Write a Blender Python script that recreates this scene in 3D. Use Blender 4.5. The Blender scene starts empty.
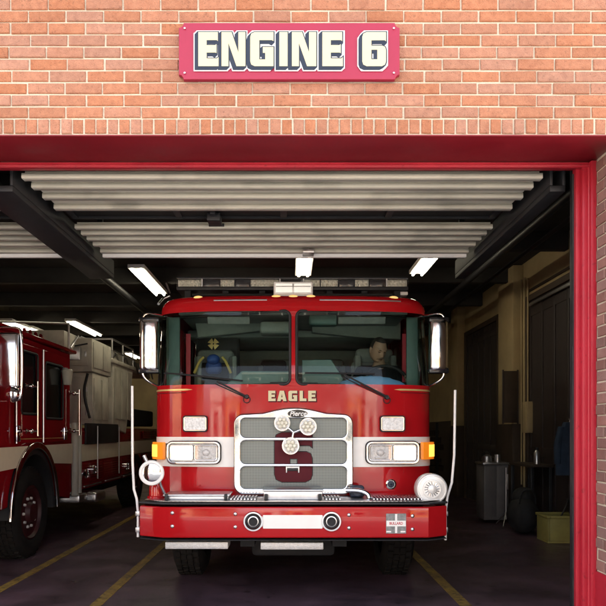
import bpy, bmesh, math, random
from mathutils import Vector, Matrix
rnd = random.Random(7)
PI = math.pi
SC = bpy.context.scene
COL = SC.collection
R = math.radians

# ------------------------------------------------------------------ materials
def _nt(name):
    m = bpy.data.materials.new(name); m.use_nodes = True
    nt = m.node_tree; nt.nodes.clear()
    out = nt.nodes.new('ShaderNodeOutputMaterial')
    return m, nt, out

def mat(name, col, rough=.5, metal=0., var=.0, vscale=6., bump=0., bscale=40., coat=0., col2=None, rvar=0., spec=.5, island=0., stretch=None):
    m, nt, out = _nt(name)
    L = nt.links
    p = nt.nodes.new('ShaderNodeBsdfPrincipled'); L.new(p.outputs[0], out.inputs[0])
    p.inputs['Base Color'].default_value = (*col, 1); p.inputs['Roughness'].default_value = rough
    p.inputs['Metallic'].default_value = metal; p.inputs['Specular IOR Level'].default_value = spec
    if coat:
        p.inputs['Coat Weight'].default_value = coat; p.inputs['Coat Roughness'].default_value = .05
        cn = nt.nodes.new('ShaderNodeTexNoise'); cn.inputs['Scale'].default_value = 7; cn.inputs['Detail'].default_value = 8; cn.inputs['Roughness'].default_value = .75
        ct_ = nt.nodes.new('ShaderNodeTexCoord'); L.new(ct_.outputs['Object'], cn.inputs['Vector'])
        cr_ = nt.nodes.new('ShaderNodeMapRange'); cr_.inputs[1].default_value = .35; cr_.inputs[2].default_value = .75; cr_.inputs[3].default_value = .02; cr_.inputs[4].default_value = .16
        L.new(cn.outputs[0], cr_.inputs[0]); L.new(cr_.outputs[0], p.inputs['Coat Roughness'])
    tc = nt.nodes.new('ShaderNodeTexCoord'); src = tc.outputs['Object']
    if stretch:
        mp = nt.nodes.new('ShaderNodeMapping'); mp.inputs['Scale'].default_value = stretch
        L.new(src, mp.inputs[0]); src = mp.outputs[0]
    if var or rvar:
        n = nt.nodes.new('ShaderNodeTexNoise'); n.inputs['Scale'].default_value = vscale
        n.inputs['Detail'].default_value = 6; n.inputs['Roughness'].default_value = .65
        L.new(src, n.inputs['Vector'])
        r = nt.nodes.new('ShaderNodeValToRGB'); r.color_ramp.elements[0].position = .33; r.color_ramp.elements[1].position = .68
        c2 = col2 or tuple(c * (1 - var) for c in col)
        r.color_ramp.elements[0].color = (*c2, 1); r.color_ramp.elements[1].color = (*col, 1)
        L.new(n.outputs[0], r.inputs[0])
        last = r.outputs[0]
        if island:
            g = nt.nodes.new('ShaderNodeNewGeometry')
            h = nt.nodes.new('ShaderNodeHueSaturation'); L.new(last, h.inputs['Color'])
            mr = nt.nodes.new('ShaderNodeMapRange'); mr.inputs[3].default_value = 1 - island; mr.inputs[4].default_value = 1 + island * .6
            L.new(g.outputs['Random Per Island'], mr.inputs[0]); L.new(mr.outputs[0], h.inputs['Value'])
            mu = nt.nodes.new('ShaderNodeMath'); mu.operation = 'MULTIPLY'; mu.inputs[1].default_value = 7.13
            L.new(g.outputs['Random Per Island'], mu.inputs[0])
            fr = nt.nodes.new('ShaderNodeMath'); fr.operation = 'FRACT'; L.new(mu.outputs[0], fr.inputs[0])
            ms = nt.nodes.new('ShaderNodeMapRange'); ms.inputs[3].default_value = .9; ms.inputs[4].default_value = 1.1
            L.new(fr.outputs[0], ms.inputs[0]); L.new(ms.outputs[0], h.inputs['Saturation'])
            last = h.outputs[0]
        if var or island: L.new(last, p.inputs['Base Color'])
        if rvar:
            q = nt.nodes.new('ShaderNodeMapRange'); q.inputs[1].default_value = .3; q.inputs[2].default_value = .7
            q.inputs[3].default_value = max(0, rough - rvar); q.inputs[4].default_value = rough + rvar
            L.new(n.outputs[0], q.inputs[0]); L.new(q.outputs[0], p.inputs['Roughness'])
    if bump:
        n2 = nt.nodes.new('ShaderNodeTexNoise'); n2.inputs['Scale'].default_value = bscale; n2.inputs['Detail'].default_value = 5
        L.new(src, n2.inputs['Vector'])
        b = nt.nodes.new('ShaderNodeBump'); b.inputs['Strength'].default_value = bump; b.inputs['Distance'].default_value = .01
        L.new(n2.outputs[0], b.inputs['Height']); L.new(b.outputs[0], p.inputs['Normal'])
    return m

def emit(name, col, strength, base=(.8, .8, .8), rough=.2):
    m, nt, out = _nt(name)
    p = nt.nodes.new('ShaderNodeBsdfPrincipled'); nt.links.new(p.outputs[0], out.inputs[0])
    p.inputs['Base Color'].default_value = (*base, 1); p.inputs['Roughness'].default_value = rough
    p.inputs['Emission Color'].default_value = (*col, 1); p.inputs['Emission Strength'].default_value = strength
    return m

def glass(name, tint=(.7, .82, .78), ior=1.45, rough=0.):
    m, nt, out = _nt(name); L = nt.links
    t = nt.nodes.new('ShaderNodeBsdfTransparent'); t.inputs[0].default_value = (*tint, 1)
    g = nt.nodes.new('ShaderNodeBsdfGlossy'); g.inputs['Roughness'].default_value = rough
    f = nt.nodes.new('ShaderNodeFresnel'); f.inputs[0].default_value = ior
    x = nt.nodes.new('ShaderNodeMixShader')
    L.new(f.outputs[0], x.inputs[0]); L.new(t.outputs[0], x.inputs[1]); L.new(g.outputs[0], x.inputs[2]); L.new(x.outputs[0], out.inputs[0])
    return m

def mesh_grille(name):
    """perforated bright metal sheet: square grid of dark holes"""
    m, nt, out = _nt(name); L = nt.links
    p = nt.nodes.new('ShaderNodeBsdfPrincipled'); L.new(p.outputs[0], out.inputs[0])
    tc = nt.nodes.new('ShaderNodeTexCoord'); sp = nt.nodes.new('ShaderNodeSeparateXYZ'); L.new(tc.outputs['Object'], sp.inputs[0])
    vals = []
    for ax in ('X', 'Z'):
        a = nt.nodes.new('ShaderNodeMath'); a.operation = 'MULTIPLY'; a.inputs[1].default_value = 2 * PI / .0135; L.new(sp.outputs[ax], a.inputs[0])
        s = nt.nodes.new('ShaderNodeMath'); s.operation = 'COSINE'; L.new(a.outputs[0], s.inputs[0]); vals.append(s)
    ad = nt.nodes.new('ShaderNodeMath'); ad.operation = 'ADD'; L.new(vals[0].outputs[0], ad.inputs[0]); L.new(vals[1].outputs[0], ad.inputs[1])
    mr = nt.nodes.new('ShaderNodeMapRange'); mr.inputs[1].default_value = .45; mr.inputs[2].default_value = 1.0; L.new(ad.outputs[0], mr.inputs[0])
    mx = nt.nodes.new('ShaderNodeMix'); mx.data_type = 'RGBA'
    mx.inputs[6].default_value = (.20, .225, .215, 1); mx.inputs[7].default_value = (.03, .03, .035, 1)
    L.new(mr.outputs[0], mx.inputs[0]); L.new(mx.outputs[2], p.inputs['Base Color'])
    inv = nt.nodes.new('ShaderNodeMath'); inv.operation = 'SUBTRACT'; inv.inputs[0].default_value = 1; L.new(mr.outputs[0], inv.inputs[1])
    mt = nt.nodes.new('ShaderNodeMath'); mt.operation = 'MULTIPLY'; mt.inputs[1].default_value = .5; L.new(inv.outputs[0], mt.inputs[0]); L.new(mt.outputs[0], p.inputs['Metallic'])
    p.inputs['Roughness'].default_value = .35
    return m

def tread_plate(name):
    m = mat(name, (.55, .55, .56), .3, 1., var=.25, vscale=30)
    nt = m.node_tree; L = nt.links
    p = next(n for n in nt.nodes if n.type == 'BSDF_PRINCIPLED')
    tc = nt.nodes.new('ShaderNodeTexCoord'); mp = nt.nodes.new('ShaderNodeMapping'); mp.inputs['Rotation'].default_value = (0, 0, R(45)); mp.inputs['Scale'].default_value = (40, 40, 40)
    L.new(tc.outputs['Object'], mp.inputs[0]); c = nt.nodes.new('ShaderNodeTexVoronoi'); c.inputs['Scale'].default_value = 1; c.inputs['Randomness'].default_value = 0
    L.new(mp.outputs[0], c.inputs['Vector'])
    b = nt.nodes.new('ShaderNodeBump'); b.inputs['Strength'].default_value = .8; b.inputs['Distance'].default_value = .004; b.invert = True
    L.new(c.outputs[0], b.inputs['Height']); L.new(b.outputs[0], p.inputs['Normal'])
    return m

M = {}
M['brick'] = mat('brick', (.52, .240, .142), .9, var=.3, vscale=26, bump=.9, bscale=170, col2=(.40, .168, .098), island=.10)
M['brick_shaded'] = mat('shaded reveal brick', (.29, .165, .135), .85, var=.3, vscale=9, bump=.5, bscale=120, col2=(.25, .12, .10), island=.25)  # darker copy of the brick, the shade of the reveals put into its colour
M['mortar'] = mat('mortar', (.80, .70, .55), .95, var=.28, vscale=6, bump=.8, bscale=130)
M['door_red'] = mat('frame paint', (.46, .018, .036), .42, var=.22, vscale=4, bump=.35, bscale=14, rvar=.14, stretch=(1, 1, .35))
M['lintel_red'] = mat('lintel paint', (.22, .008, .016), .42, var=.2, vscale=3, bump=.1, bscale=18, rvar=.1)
M['sign_red'] = mat('sign paint', (.34, .012, .048), .4, var=.06, vscale=4)
M['cream'] = mat('cream paint', (.66, .60, .37), .45, var=.05, vscale=20)
M['slate'] = mat('slate paint', (.012, .021, .046), .5)
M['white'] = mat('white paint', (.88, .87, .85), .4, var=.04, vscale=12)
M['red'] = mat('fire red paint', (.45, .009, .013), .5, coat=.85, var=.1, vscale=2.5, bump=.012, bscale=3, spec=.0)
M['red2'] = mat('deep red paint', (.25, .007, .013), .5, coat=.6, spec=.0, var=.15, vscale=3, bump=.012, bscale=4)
M['band'] = mat('reflective white stripe', (.88, .86, .83), .35, coat=.2, var=.05, vscale=10)
M['band_cream'] = mat('cream stripe', (.74, .68, .54), .4, var=.08, vscale=7)
M['gold'] = mat('gold leaf', (.78, .55, .22), .35, .35, var=.1, vscale=30)
M['chrome'] = mat('chrome', (.84, .84, .85), .09, 1., var=.06, vscale=7, rvar=.05)
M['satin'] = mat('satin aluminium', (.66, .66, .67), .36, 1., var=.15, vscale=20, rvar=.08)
M['mirror'] = mat('mirror glass', (.9, .9, .9), .02, 1.)
M['black'] = mat('black rubber', (.018, .018, .02), .6, var=.3, vscale=20)
M['tyre'] = mat('tyre rubber', (.010, .0098, .0098), .85, var=.35, vscale=9, col2=(.018, .016, .015), spec=.2, bump=.2, bscale=60)
M['dark'] = mat('dark underside', (.02, .02, .022), .8, var=.3, vscale=9)
M['gloss_black'] = mat('gloss black', (.012, .012, .014), .2, coat=.3)
M['tread'] = tread_plate('tread plate')
M['grille'] = mesh_grille('perforated grille')
M['glass'] = glass('windscreen glass', (.70, .82, .78), 1.30)
M['glass_side'] = glass('side glass', (.62, .78, .72), 1.35)
M['glass_dark'] = mat('tinted glass', (.012, .016, .017), .12, spec=.35)
M['lens'] = glass('clear lens', (.95, .95, .95), 1.5)
M['amber'] = emit('amber lamp', (1, .50, .08), .26, base=(.9, .45, .04))
M['amber_rim'] = emit('amber lens lit', (1, .22, .01), .07, base=(.85, .30, .02))
M['amber_off'] = emit('small amber lamp', (1, .62, .22), .10, base=(.85, .5, .16))
M['glow'] = emit('white strobe lens', (1, .95, .84), .075, base=(.85, .84, .8))  # faint emission added to whiten the emitter box
M['lamp_on'] = emit('lit headlamp', (1, .96, .86), .35, base=(.5, .5, .5))
M['lamp_off'] = mat('lamp reflector', (.80, .80, .80), .3, .25, var=.4, vscale=45, bump=.5, bscale=55)
M['led'] = mat('led facets', (.93, .90, .76), .3, .15, var=.3, vscale=60, bump=.4, bscale=70)
M['smoke_matt'] = mat('matt dark pane', (.010, .010, .011), .5, spec=.2)
M['smoke'] = mat('smoked lens', (.05, .05, .055), .12, coat=.3)
M['ceil'] = mat('dark ceiling boards', (.05, .046, .042), .85, var=.3, vscale=2)
M['tan'] = mat('tan wall paint', (.46, .35, .18), .7, var=.25, vscale=1.6, bump=.15, bscale=30)
M['steel_dark'] = mat('dark steel', (.03, .03, .034), .5, .3, var=.3, vscale=8)
M['door_dark'] = mat('dark door paint', (.04, .028, .027), .5, var=.3, vscale=4, stretch=(1, 1, .2))
M['door_panel'] = mat('door panel paint', (.62, .585, .49), .45, var=.2, vscale=3.5, stretch=(.35, 1, 3))
M['floor'] = mat('painted floor', (.135, .078, .104), .42, var=.45, vscale=2.2, col2=(.075, .05, .062), rvar=.16, bump=.12, bscale=35)
M['yellow'] = mat('worn yellow line', (.44, .29, .05), .6, var=.5, vscale=7, col2=(.17, .11, .045))
M['asphalt'] = mat('asphalt', (.22, .215, .205), .9, var=.3, vscale=4, bump=.6, bscale=150)
M['concrete'] = mat('concrete', (.46, .44, .40), .9, var=.25, vscale=2.5, bump=.3, bscale=70)
M['tube'] = emit('fluorescent tube', (1, .90, .66), 3.2)
M['street_brick'] = mat('street facade', (.56, .36, .20), .85, var=.3, vscale=3, bump=.3, bscale=60)
M['street_stone'] = mat('pale stone', (.60, .55, .47), .85, var=.2, vscale=3)
M['cab_grey'] = mat('cab grey vinyl', (.25, .27, .245), .65, var=.2, vscale=8, bump=.2, bscale=80)
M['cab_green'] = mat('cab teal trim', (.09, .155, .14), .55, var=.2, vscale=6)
M['cab_trim'] = mat('teal grey trim', (.13, .21, .195), .5, var=.15, vscale=9)
M['seat'] = mat('seat cloth', (.035, .035, .037), .85, var=.3, vscale=30)
M['seat_grey'] = mat('seat grey', (.22, .23, .22), .8, var=.2, vscale=20)
M['blue'] = mat('bright blue cloth', (.025, .085, .36), .6, var=.3, vscale=14)
M['blue_pale'] = mat('pale blue cover', (.26, .52, .90), .5, var=.15, vscale=9)
M['strap'] = mat('yellow webbing', (.75, .55, .16), .7)
M['skin'] = mat('skin', (.40, .23, .155), .55, var=.12, vscale=25)
M['brow'] = mat('brows and eye shade', (.14, .075, .05), .7)
M['hair'] = mat('short dark hair', (.03, .022, .018), .8, var=.4, vscale=90)
M['shirt'] = mat('navy shirt', (.010, .011, .015), .85, var=.3, vscale=20, bump=.3, bscale=40)
M['turret'] = mat('off-white turret paint', (.58, .56, .48), .5, var=.12, vscale=4)
M['coat_blue'] = mat('navy coat', (.025, .05, .095), .9, var=.3, vscale=9, bump=.4, bscale=20)
M['cab_metal'] = mat('grey cabinet paint', (.15, .145, .15), .5, var=.2, vscale=6)
M['crate'] = mat('olive yellow plastic', (.36, .33, .10), .55, var=.2, vscale=8)
M['bag'] = mat('black nylon', (.02, .02, .021), .8, var=.3, vscale=20, bump=.5, bscale=14)
M['pinkgrey'] = mat('pinkish towel', (.33, .25, .22), .9, var=.2, vscale=20)
M['step'] = mat('step casting', (.72, .71, .69), .5, .5, var=.25, vscale=40, bump=.5, bscale=110)
M['siren'] = mat('siren chrome', (.88, .87, .84), .35, .35, var=.12, vscale=30)
M['red_lens'] = mat('red lens', (.45, .012, .012), .15, coat=.4)
M['sticker'] = mat('grey sticker', (.30, .31, .31), .4, var=.5, vscale=40)
M['text_red'] = mat('red print', (.5, .03, .05), .5)
M['maroon'] = mat('maroon enamel', (.085, .006, .012), .6, spec=.2)
M['rim'] = mat('dark wheel paint', (.05, .007, .010), .55, var=.3, vscale=12)
M['brown'] = mat('dark brown boards', (.06, .038, .024), .7, var=.3, vscale=3)

def overlay(m, scale, lo, a=.35, b=.6, detail=6):
    """multiply the base colour by a stain pattern"""
    nt = m.node_tree; L = nt.links; p = next(n for n in nt.nodes if n.type == 'BSDF_PRINCIPLED')
    src = p.inputs['Base Color'].links[0].from_socket
    tc = nt.nodes.new('ShaderNodeTexCoord'); n = nt.nodes.new('ShaderNodeTexNoise'); n.inputs['Scale'].default_value = scale; n.inputs['Detail'].default_value = detail
    L.new(tc.outputs['Object'], n.inputs['Vector'])
    r = nt.nodes.new('ShaderNodeMapRange'); r.inputs[1].default_value = a; r.inputs[2].default_value = b; r.inputs[3].default_value = lo; r.inputs[4].default_value = 1
    L.new(n.outputs[0], r.inputs[0])
    x = nt.nodes.new('ShaderNodeMix'); x.data_type = 'RGBA'; x.blend_type = 'MULTIPLY'; x.inputs[0].default_value = 1
    L.new(src, x.inputs[6]); L.new(r.outputs[0], x.inputs[7]); L.new(x.outputs[2], p.inputs['Base Color'])
overlay(M['brick'], 1.3, .90); overlay(M['brick'], 70, .74, .30, .40, 3); overlay(M['mortar'], 1.3, .84)
overlay(M['floor'], 9, .35, .30, .36, 3); overlay(M['floor'], .8, .6, .38, .55); overlay(M['door_panel'], 2.2, .75, .36, .5); overlay(M['yellow'], 22, .4, .36, .5)
overlay(M['turret'], 3, .75, .36, .52); overlay(M['door_red'], 30, .7, .27, .36, 4)

# ------------------------------------------------------------------ builders
def reg(o, label=None, cat=None, group=None, kind=None):
    if label: o['label'] = label
    if cat: o['category'] = cat
    if group: o['group'] = group
    if kind: o['kind'] = kind
    return o

def thing(name, loc, label, cat, group=None):
    o = bpy.data.objects.new(name, None); o.empty_display_size = .1
    COL.objects.link(o); o.location = loc
    return reg(o, label, cat, group)

def root_loc(p):
    v = Vector((0, 0, 0))
    while p is not None:
        v += Vector(p.location); p = p.parent
    return v

class MB:
    def __init__(s): s.bm = bmesh.new(); s.mats = []
    def _add(s, tmp, mtx=None, mi=0):
        if mtx is not None: tmp.transform(mtx)
        me = bpy.data.meshes.new('tmp'); tmp.to_mesh(me); tmp.free()
        n0 = len(s.bm.faces)
        s.bm.from_mesh(me); bpy.data.meshes.remove(me)
        if mi:
            s.bm.faces.ensure_lookup_table()
            for f in s.bm.faces[n0:]: f.material_index = mi
    def box(s, x0, x1, y0, y1, z0, z1, bev=0., seg=2, rot=None, mi=0):
        t = bmesh.new(); bmesh.ops.create_cube(t, size=1)
        c = Vector(((x0 + x1) / 2, (y0 + y1) / 2, (z0 + z1) / 2))
        bmesh.ops.scale(t, vec=(abs(x1 - x0), abs(y1 - y0), abs(z1 - z0)), verts=t.verts)
        if bev: bmesh.ops.bevel(t, geom=t.edges[:], offset=bev, segments=seg, affect='EDGES', profile=.5)
        m = Matrix.Translation(c)
        if rot: m = m @ Matrix.Rotation(rot[1], 4, rot[0])
        s._add(t, m, mi); return s
    def cyl(s, p0, p1, r0, r1=None, seg=24, caps=True, mi=0):
        p0, p1 = Vector(p0), Vector(p1); d = p1 - p0
        t = bmesh.new(); bmesh.ops.create_cone(t, cap_ends=caps, segments=seg, radius1=r0, radius2=r0 if r1 is None else r1, depth=d.length)
        q = Vector((0, 0, 1)).rotation_difference(d.normalized()).to_matrix().to_4x4()
        s._add(t, Matrix.Translation((p0 + p1) / 2) @ q, mi); return s
    def sphere(s, c, r, sc=(1, 1, 1), seg=20, mi=0, rot=None):
        t = bmesh.new(); bmesh.ops.create_uvsphere(t, u_segments=seg, v_segments=max(8, seg // 2), radius=r)
        m = Matrix.Translation(c)
        if rot: m = m @ Matrix.Rotation(rot[1], 4, rot[0])
        s._add(t, m @ Matrix.Diagonal((*sc, 1)), mi); return s
    def lathe(s, prof, c, axis=(0, -1, 0), seg=32, mi=0):
        """prof: list of (radius, along axis)"""
        t = bmesh.new(); rings = []
        for r, a in prof:
            rings.append([t.verts.new((max(r, 1e-5) * math.cos(2 * PI * k / seg), max(r, 1e-5) * math.sin(2 * PI * k / seg), a)) for k in range(seg)])
        for a, b in zip(rings, rings[1:]):
            for k in range(seg): t.faces.new((a[k], a[(k + 1) % seg], b[(k + 1) % seg], b[k]))
        bmesh.ops.recalc_face_normals(t, faces=t.faces[:])
        q = Vector((0, 0, 1)).rotation_difference(Vector(axis).normalized()).to_matrix().to_4x4()
        s._add(t, Matrix.Translation(c) @ q, mi); return s
    def tube(s, path, r, seg=10, closed=False, mi=0, smooth=0):
        P = [Vector(p) for p in path]
        for _ in range(smooth):                       # corner cutting
            Q = [] if closed else [P[0]]
            n = len(P)
            for i in range(n if closed else n - 1):
                a, b = P[i], P[(i + 1) % n]; Q += [a * .75 + b * .25, a * .25 + b * .75]
            if not closed: Q.append(P[-1])
            P = Q
        t = bmesh.new(); n = len(P); rings = []
        up = None
        for i in range(n):
            a = P[(i - 1) % n] if (closed or i > 0) else P[i]
            b = P[(i + 1) % n] if (closed or i < n - 1) else P[i]
            d = (b - a).normalized()
            if up is None:
                up = Vector((0, 0, 1)) if abs(d.z) < .9 else Vector((1, 0, 0))
            u = d.cross(up).normalized(); v = u.cross(d).normalized(); up = v
            rr = r[i] if isinstance(r, (list, tuple)) else r
            rings.append([t.verts.new(P[i] + rr * (math.cos(2 * PI * k / seg) * u + math.sin(2 * PI * k / seg) * v)) for k in range(seg)])
        for i in range(n if closed else n - 1):
            a, b = rings[i], rings[(i + 1) % n]
            for k in range(seg): t.faces.new((a[k], a[(k + 1) % seg], b[(k + 1) % seg], b[k]))
        if not closed: t.faces.new(rings[0]); t.faces.new(rings[-1])
        bmesh.ops.recalc_face_normals(t, faces=t.faces[:])
        s._add(t, None, mi); return s
    def plate(s, splines, depth=0., bevel=0., frame=None, offset=0., mi=0, res=2):
        me = fill2d(splines, depth, bevel, offset, res)
        t = bmesh.new(); t.from_mesh(me); bpy.data.meshes.remove(me)
        if frame is not None:
            for v in t.verts: v.co = frame(*v.co)
        bmesh.ops.recalc_face_normals(t, faces=t.faces[:]) if depth or bevel else None
        s._add(t, None, mi); return s
    def build(s, name, m, parent=None, smooth=40, shift=None, normals=None):
        me = bpy.data.meshes.new(name)
        off = root_loc(parent) if parent is not None else Vector(shift or (0, 0, 0))
        bmesh.ops.translate(s.bm, vec=-off, verts=s.bm.verts)
        s.bm.to_mesh(me); s.bm.free()
        for k in (m if isinstance(m, (list, tuple)) else [m]): me.materials.append(k)
        o = bpy.data.objects.new(name, me); COL.objects.link(o)
        if parent is not None: o.parent = parent
        elif shift: o.location = shift
        if smooth:
            for p in me.polygons: p.use_smooth = True
            me.set_sharp_from_angle(angle=R(smooth))
        return o

def fill2d(splines, depth=0., bevel=0., offset=0., res=2):
    cu = bpy.data.curves.new('tmpc', 'CURVE'); cu.dimensions = '2D'; cu.fill_mode = 'BOTH'
    cu.extrude = max(0., depth / 2 - bevel); cu.bevel_depth = bevel; cu.bevel_resolution = res; cu.offset = offset - bevel
    for k, pts in enumerate(splines):
        ar = sum(a[0] * b[1] - b[0] * a[1] for a, b in zip(pts, pts[1:] + pts[:1]))
        if (ar > 0) != (k == 0): pts = pts[::-1]          # outline anticlockwise, holes clockwise
        sp = cu.splines.new('POLY'); sp.points.add(len(pts) - 1)
        for q, (x, y) in zip(sp.points, pts): q.co = (x, y, 0, 1)
        sp.use_cyclic_u = True
    ob = bpy.data.objects.new('tmpc', cu); COL.objects.link(ob)
    dg = bpy.context.evaluated_depsgraph_get()
    me = bpy.data.meshes.new_from_object(ob.evaluated_get(dg))
    bpy.data.objects.remove(ob); bpy.data.curves.remove(cu)
    return me

def text_mesh(txt, size, depth, shear=0., offset=0.):
    cu = bpy.data.curves.new('tmpt', 'FONT'); cu.body = txt; cu.size = size; cu.extrude = depth / 2; cu.shear = shear; cu.offset = offset
    cu.align_x = 'CENTER'; cu.align_y = 'CENTER'
    ob = bpy.data.objects.new('tmpt', cu); COL.objects.link(ob)
    me = bpy.data.meshes.new_from_object(ob.evaluated_get(bpy.context.evaluated_depsgraph_get()))
    bpy.data.objects.remove(ob); bpy.data.curves.remove(cu)
    return me

def rrect(x0, x1, z0, z1, r, n=6):
    pts = []
    for cx, cz, a0 in ((x1 - r, z1 - r, 0), (x0 + r, z1 - r, 90), (x0 + r, z0 + r, 180), (x1 - r, z0 + r, 270)):
        for k in range(n + 1):
            a = R(a0 + 90 * k / n); pts.append((cx + r * math.cos(a), cz + r * math.sin(a)))
    return pts
def front(y):                       # 2D (u, v) with thickness w -> wall facing the camera, centred at y
    return lambda u, v, w: Vector((u, y - w, v))
def sideways(x):                    # 2D (u=Y, v=Z), thickness along X
    return lambda u, v, w: Vector((x + w, u, v))
FX, CX0, HZ, CH = 660., 290., 431., 1.5
def X(px, y): return (px - CX0) * y / FX
def Z(py, y): return CH + (HZ - py) * y / FX

# ------------------------------------------------------------------ camera and light
cam = bpy.data.cameras.new('camera'); co = bpy.data.objects.new('camera', cam); COL.objects.link(co)
co.location = (0, 0, CH); co.rotation_euler = (R(90), 0, 0)
cam.sensor_width = 36; cam.lens = 36 * FX / 606; cam.shift_x = (303 - CX0) / 606; cam.shift_y = (HZ - 303) / 606
cam.clip_start = .05; cam.clip_end = 800
SC.camera = co
w = bpy.data.worlds.new('World'); SC.world = w; w.use_nodes = True
nt = w.node_tree; nt.nodes.clear()
wo = nt.nodes.new('ShaderNodeOutputWorld'); bg = nt.nodes.new('ShaderNodeBackground'); sky = nt.nodes.new('ShaderNodeTexSky')
SUN_EL, SUN_AZ = 42., 168.          # degrees; the sun stands behind the station: its front is in open shade, the street is sunlit
sky.sky_type = 'NISHITA'; sky.sun_disc = False; sky.sun_elevation = R(SUN_EL); sky.sun_rotation = R(180 - SUN_AZ)
sky.air_density = 1.; sky.dust_density = 3.; sky.ozone_density = .6
hs = nt.nodes.new('ShaderNodeHueSaturation'); hs.inputs['Saturation'].default_value = .45
nt.links.new(sky.outputs[0], hs.inputs['Color']); nt.links.new(hs.outputs[0], bg.inputs[0]); bg.inputs[1].default_value = .13
nt.links.new(bg.outputs[0], wo.inputs[0])
sl = bpy.data.lights.new('sun', 'SUN'); sl.energy = 5.; sl.angle = R(.5); sl.color = (1, .93, .84)
so = bpy.data.objects.new('sun', sl); COL.objects.link(so); so.location = (2, -8, 9)
d = Vector((math.sin(R(SUN_AZ)) * math.cos(R(SUN_EL)), -math.cos(R(SUN_AZ)) * math.cos(R(SUN_EL)), math.sin(R(SUN_EL))))
so.rotation_euler = d.to_track_quat('Z', 'Y').to_euler()
SC.view_settings.view_transform = 'Standard'; SC.view_settings.look = 'None'; SC.view_settings.gamma = 1
SC.view_settings.exposure = 2.85; SC.view_settings.use_curve_mapping = False
SC.render.engine = 'CYCLES'
SC.cycles.use_denoising = True; SC.cycles.max_bounces = 8; SC.cycles.transparent_max_bounces = 12
SC.cycles.sample_clamp_indirect = 6

# ------------------------------------------------------------------ ground
WY, WI = 3.67, 4.10                 # street face and inner face of the front wall
MB().box(-150, 150, -150, 150, -.3, -.02).build('ground', M['asphalt'], None, 0)['kind'] = 'structure'
MB().box(-12, 12, -3.2, WI - .05, -.1, -.002).build('pavement', M['concrete'], None, 0)['kind'] = 'structure'
MB().box(-60, 60, -17, -13.5, -.1, .1, .02).build('pavement', M['concrete'], None, 0)['kind'] = 'structure'
MB().box(-7.6, 4.1, WI - .05, 24.2, -.1, 0).build('floor', M['floor'], None, 0)['kind'] = 'structure'
for x0 in (-2.74, -1.67, 1.51):
    b = MB(); b.box(x0 - .05, x0 + .05, 4.3, 20, .0, .004)
    o = b.build('road_marking', M['yellow'], None, 0); o['kind'] = 'structure'

# ------------------------------------------------------------------ fire station
XL, XR = -2.05, 1.855               # masonry opening of the engine bay
LX0, LX1 = -6.3, -2.65              # masonry opening of the bay beside it
ZT = 3.148
st = thing('fire_station', (0, WY, 0), 'red brick fire station front with two open vehicle bays and red door frames', 'fire station')

def bricks(mb, org, ud, nd, u0, u1, z0, z1, L=.2085, H=.0667, mort=.0095, stag=0, vertical=False):
    """courses of separate chamfered bricks on the plane org + u*ud, face along nd"""
    ud, nd = Vector(ud), Vector(nd); org = Vector(org)
    if vertical: L, H = .0645, z1 - z0
    z = z0; row = stag
    bm = mb.bm
    while z < z1 - .02:
        zz = min(z + H, z1)
        u = u0 - (L * .5 if row % 2 else 0) + rnd.uniform(-.012, .012)
        while u < u1:
            a, b_ = max(u, u0), min(u + L, u1)
            u += L
            if b_ - a < .03: continue
            g = mort / 2
            a2, b2 = a + g + rnd.uniform(-.0015, .0015), b_ - g + rnd.uniform(-.0015, .0015)
            c0, c1 = z + g + rnd.uniform(-.001, .0015), zz - g + rnd.uniform(-.0015, .001)
            pr = rnd.uniform(.004, .009); ch = .004
            tl = rnd.uniform(-.0008, .0008)
            ring = []
            for dep, ins in ((-.02, 0), (pr - ch, 0), (pr, ch)):
                ring.append([bm.verts.new(org + ud * uu + nd * dep + Vector((0, 0, zq))) for uu, zq in ((a2 + ins, c0 + ins + tl), (b2 - ins, c0 + ins - tl), (b2 - ins, c1 - ins - tl), (a2 + ins, c1 - ins + tl))])
            for q_ in range(4):
                jj = ud * rnd.uniform(-.0009, .0009) + Vector((0, 0, rnd.uniform(-.0008, .0008)))
                for r_i in (1, 2): ring[r_i][q_].co += jj
            for p, q in zip(ring, ring[1:]):
                for k in range(4): bm.faces.new((p[k], p[(k + 1) % 4], q[(k + 1) % 4], q[k]))
            bm.faces.new(ring[-1])
        z += H; row += 1

core = MB()
core.box(-7.6, 4.6, WY + .002, WI, ZT + .0, 5.6)
core.box(XR + .002, 4.6, WY + .003, WI, 0, ZT)
core.box(LX1 + .002, XL - .002, WY + .003, WI, 0, ZT)
core.box(-7.6, LX0 - .002, WY + .003, WI, 0, ZT)
core.build('mortar_wall', M['mortar'], st, 0)
b = MB()
bricks(b, (0, WY, 0), (1, 0, 0), (0, -1, 0), -7.6, 4.6, ZT + .088, 5.55, stag=1)
for x0, x1 in ((XR, 4.6), (LX1, XL), (-7.6, LX0)):
    bricks(b, (0, WY, 0), (1, 0, 0), (0, -1, 0), x0, x1, 0, ZT - .012)
bmesh.ops.recalc_face_normals(b.bm, faces=b.bm.faces[:])
b.build('brickwork', M['brick'], st, 0)
b = MB(); bricks(b, (0, WY, 0), (1, 0, 0), (0, -1, 0), -7.6, 4.6, ZT, ZT + .088, vertical=True)
b.build('header_course', M['brick'], st, 0)
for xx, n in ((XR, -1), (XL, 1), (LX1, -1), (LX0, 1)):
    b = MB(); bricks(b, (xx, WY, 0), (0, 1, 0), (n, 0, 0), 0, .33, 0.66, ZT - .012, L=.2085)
    b.build('reveal_brickwork', M['brick_shaded'], st, 0)

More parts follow.
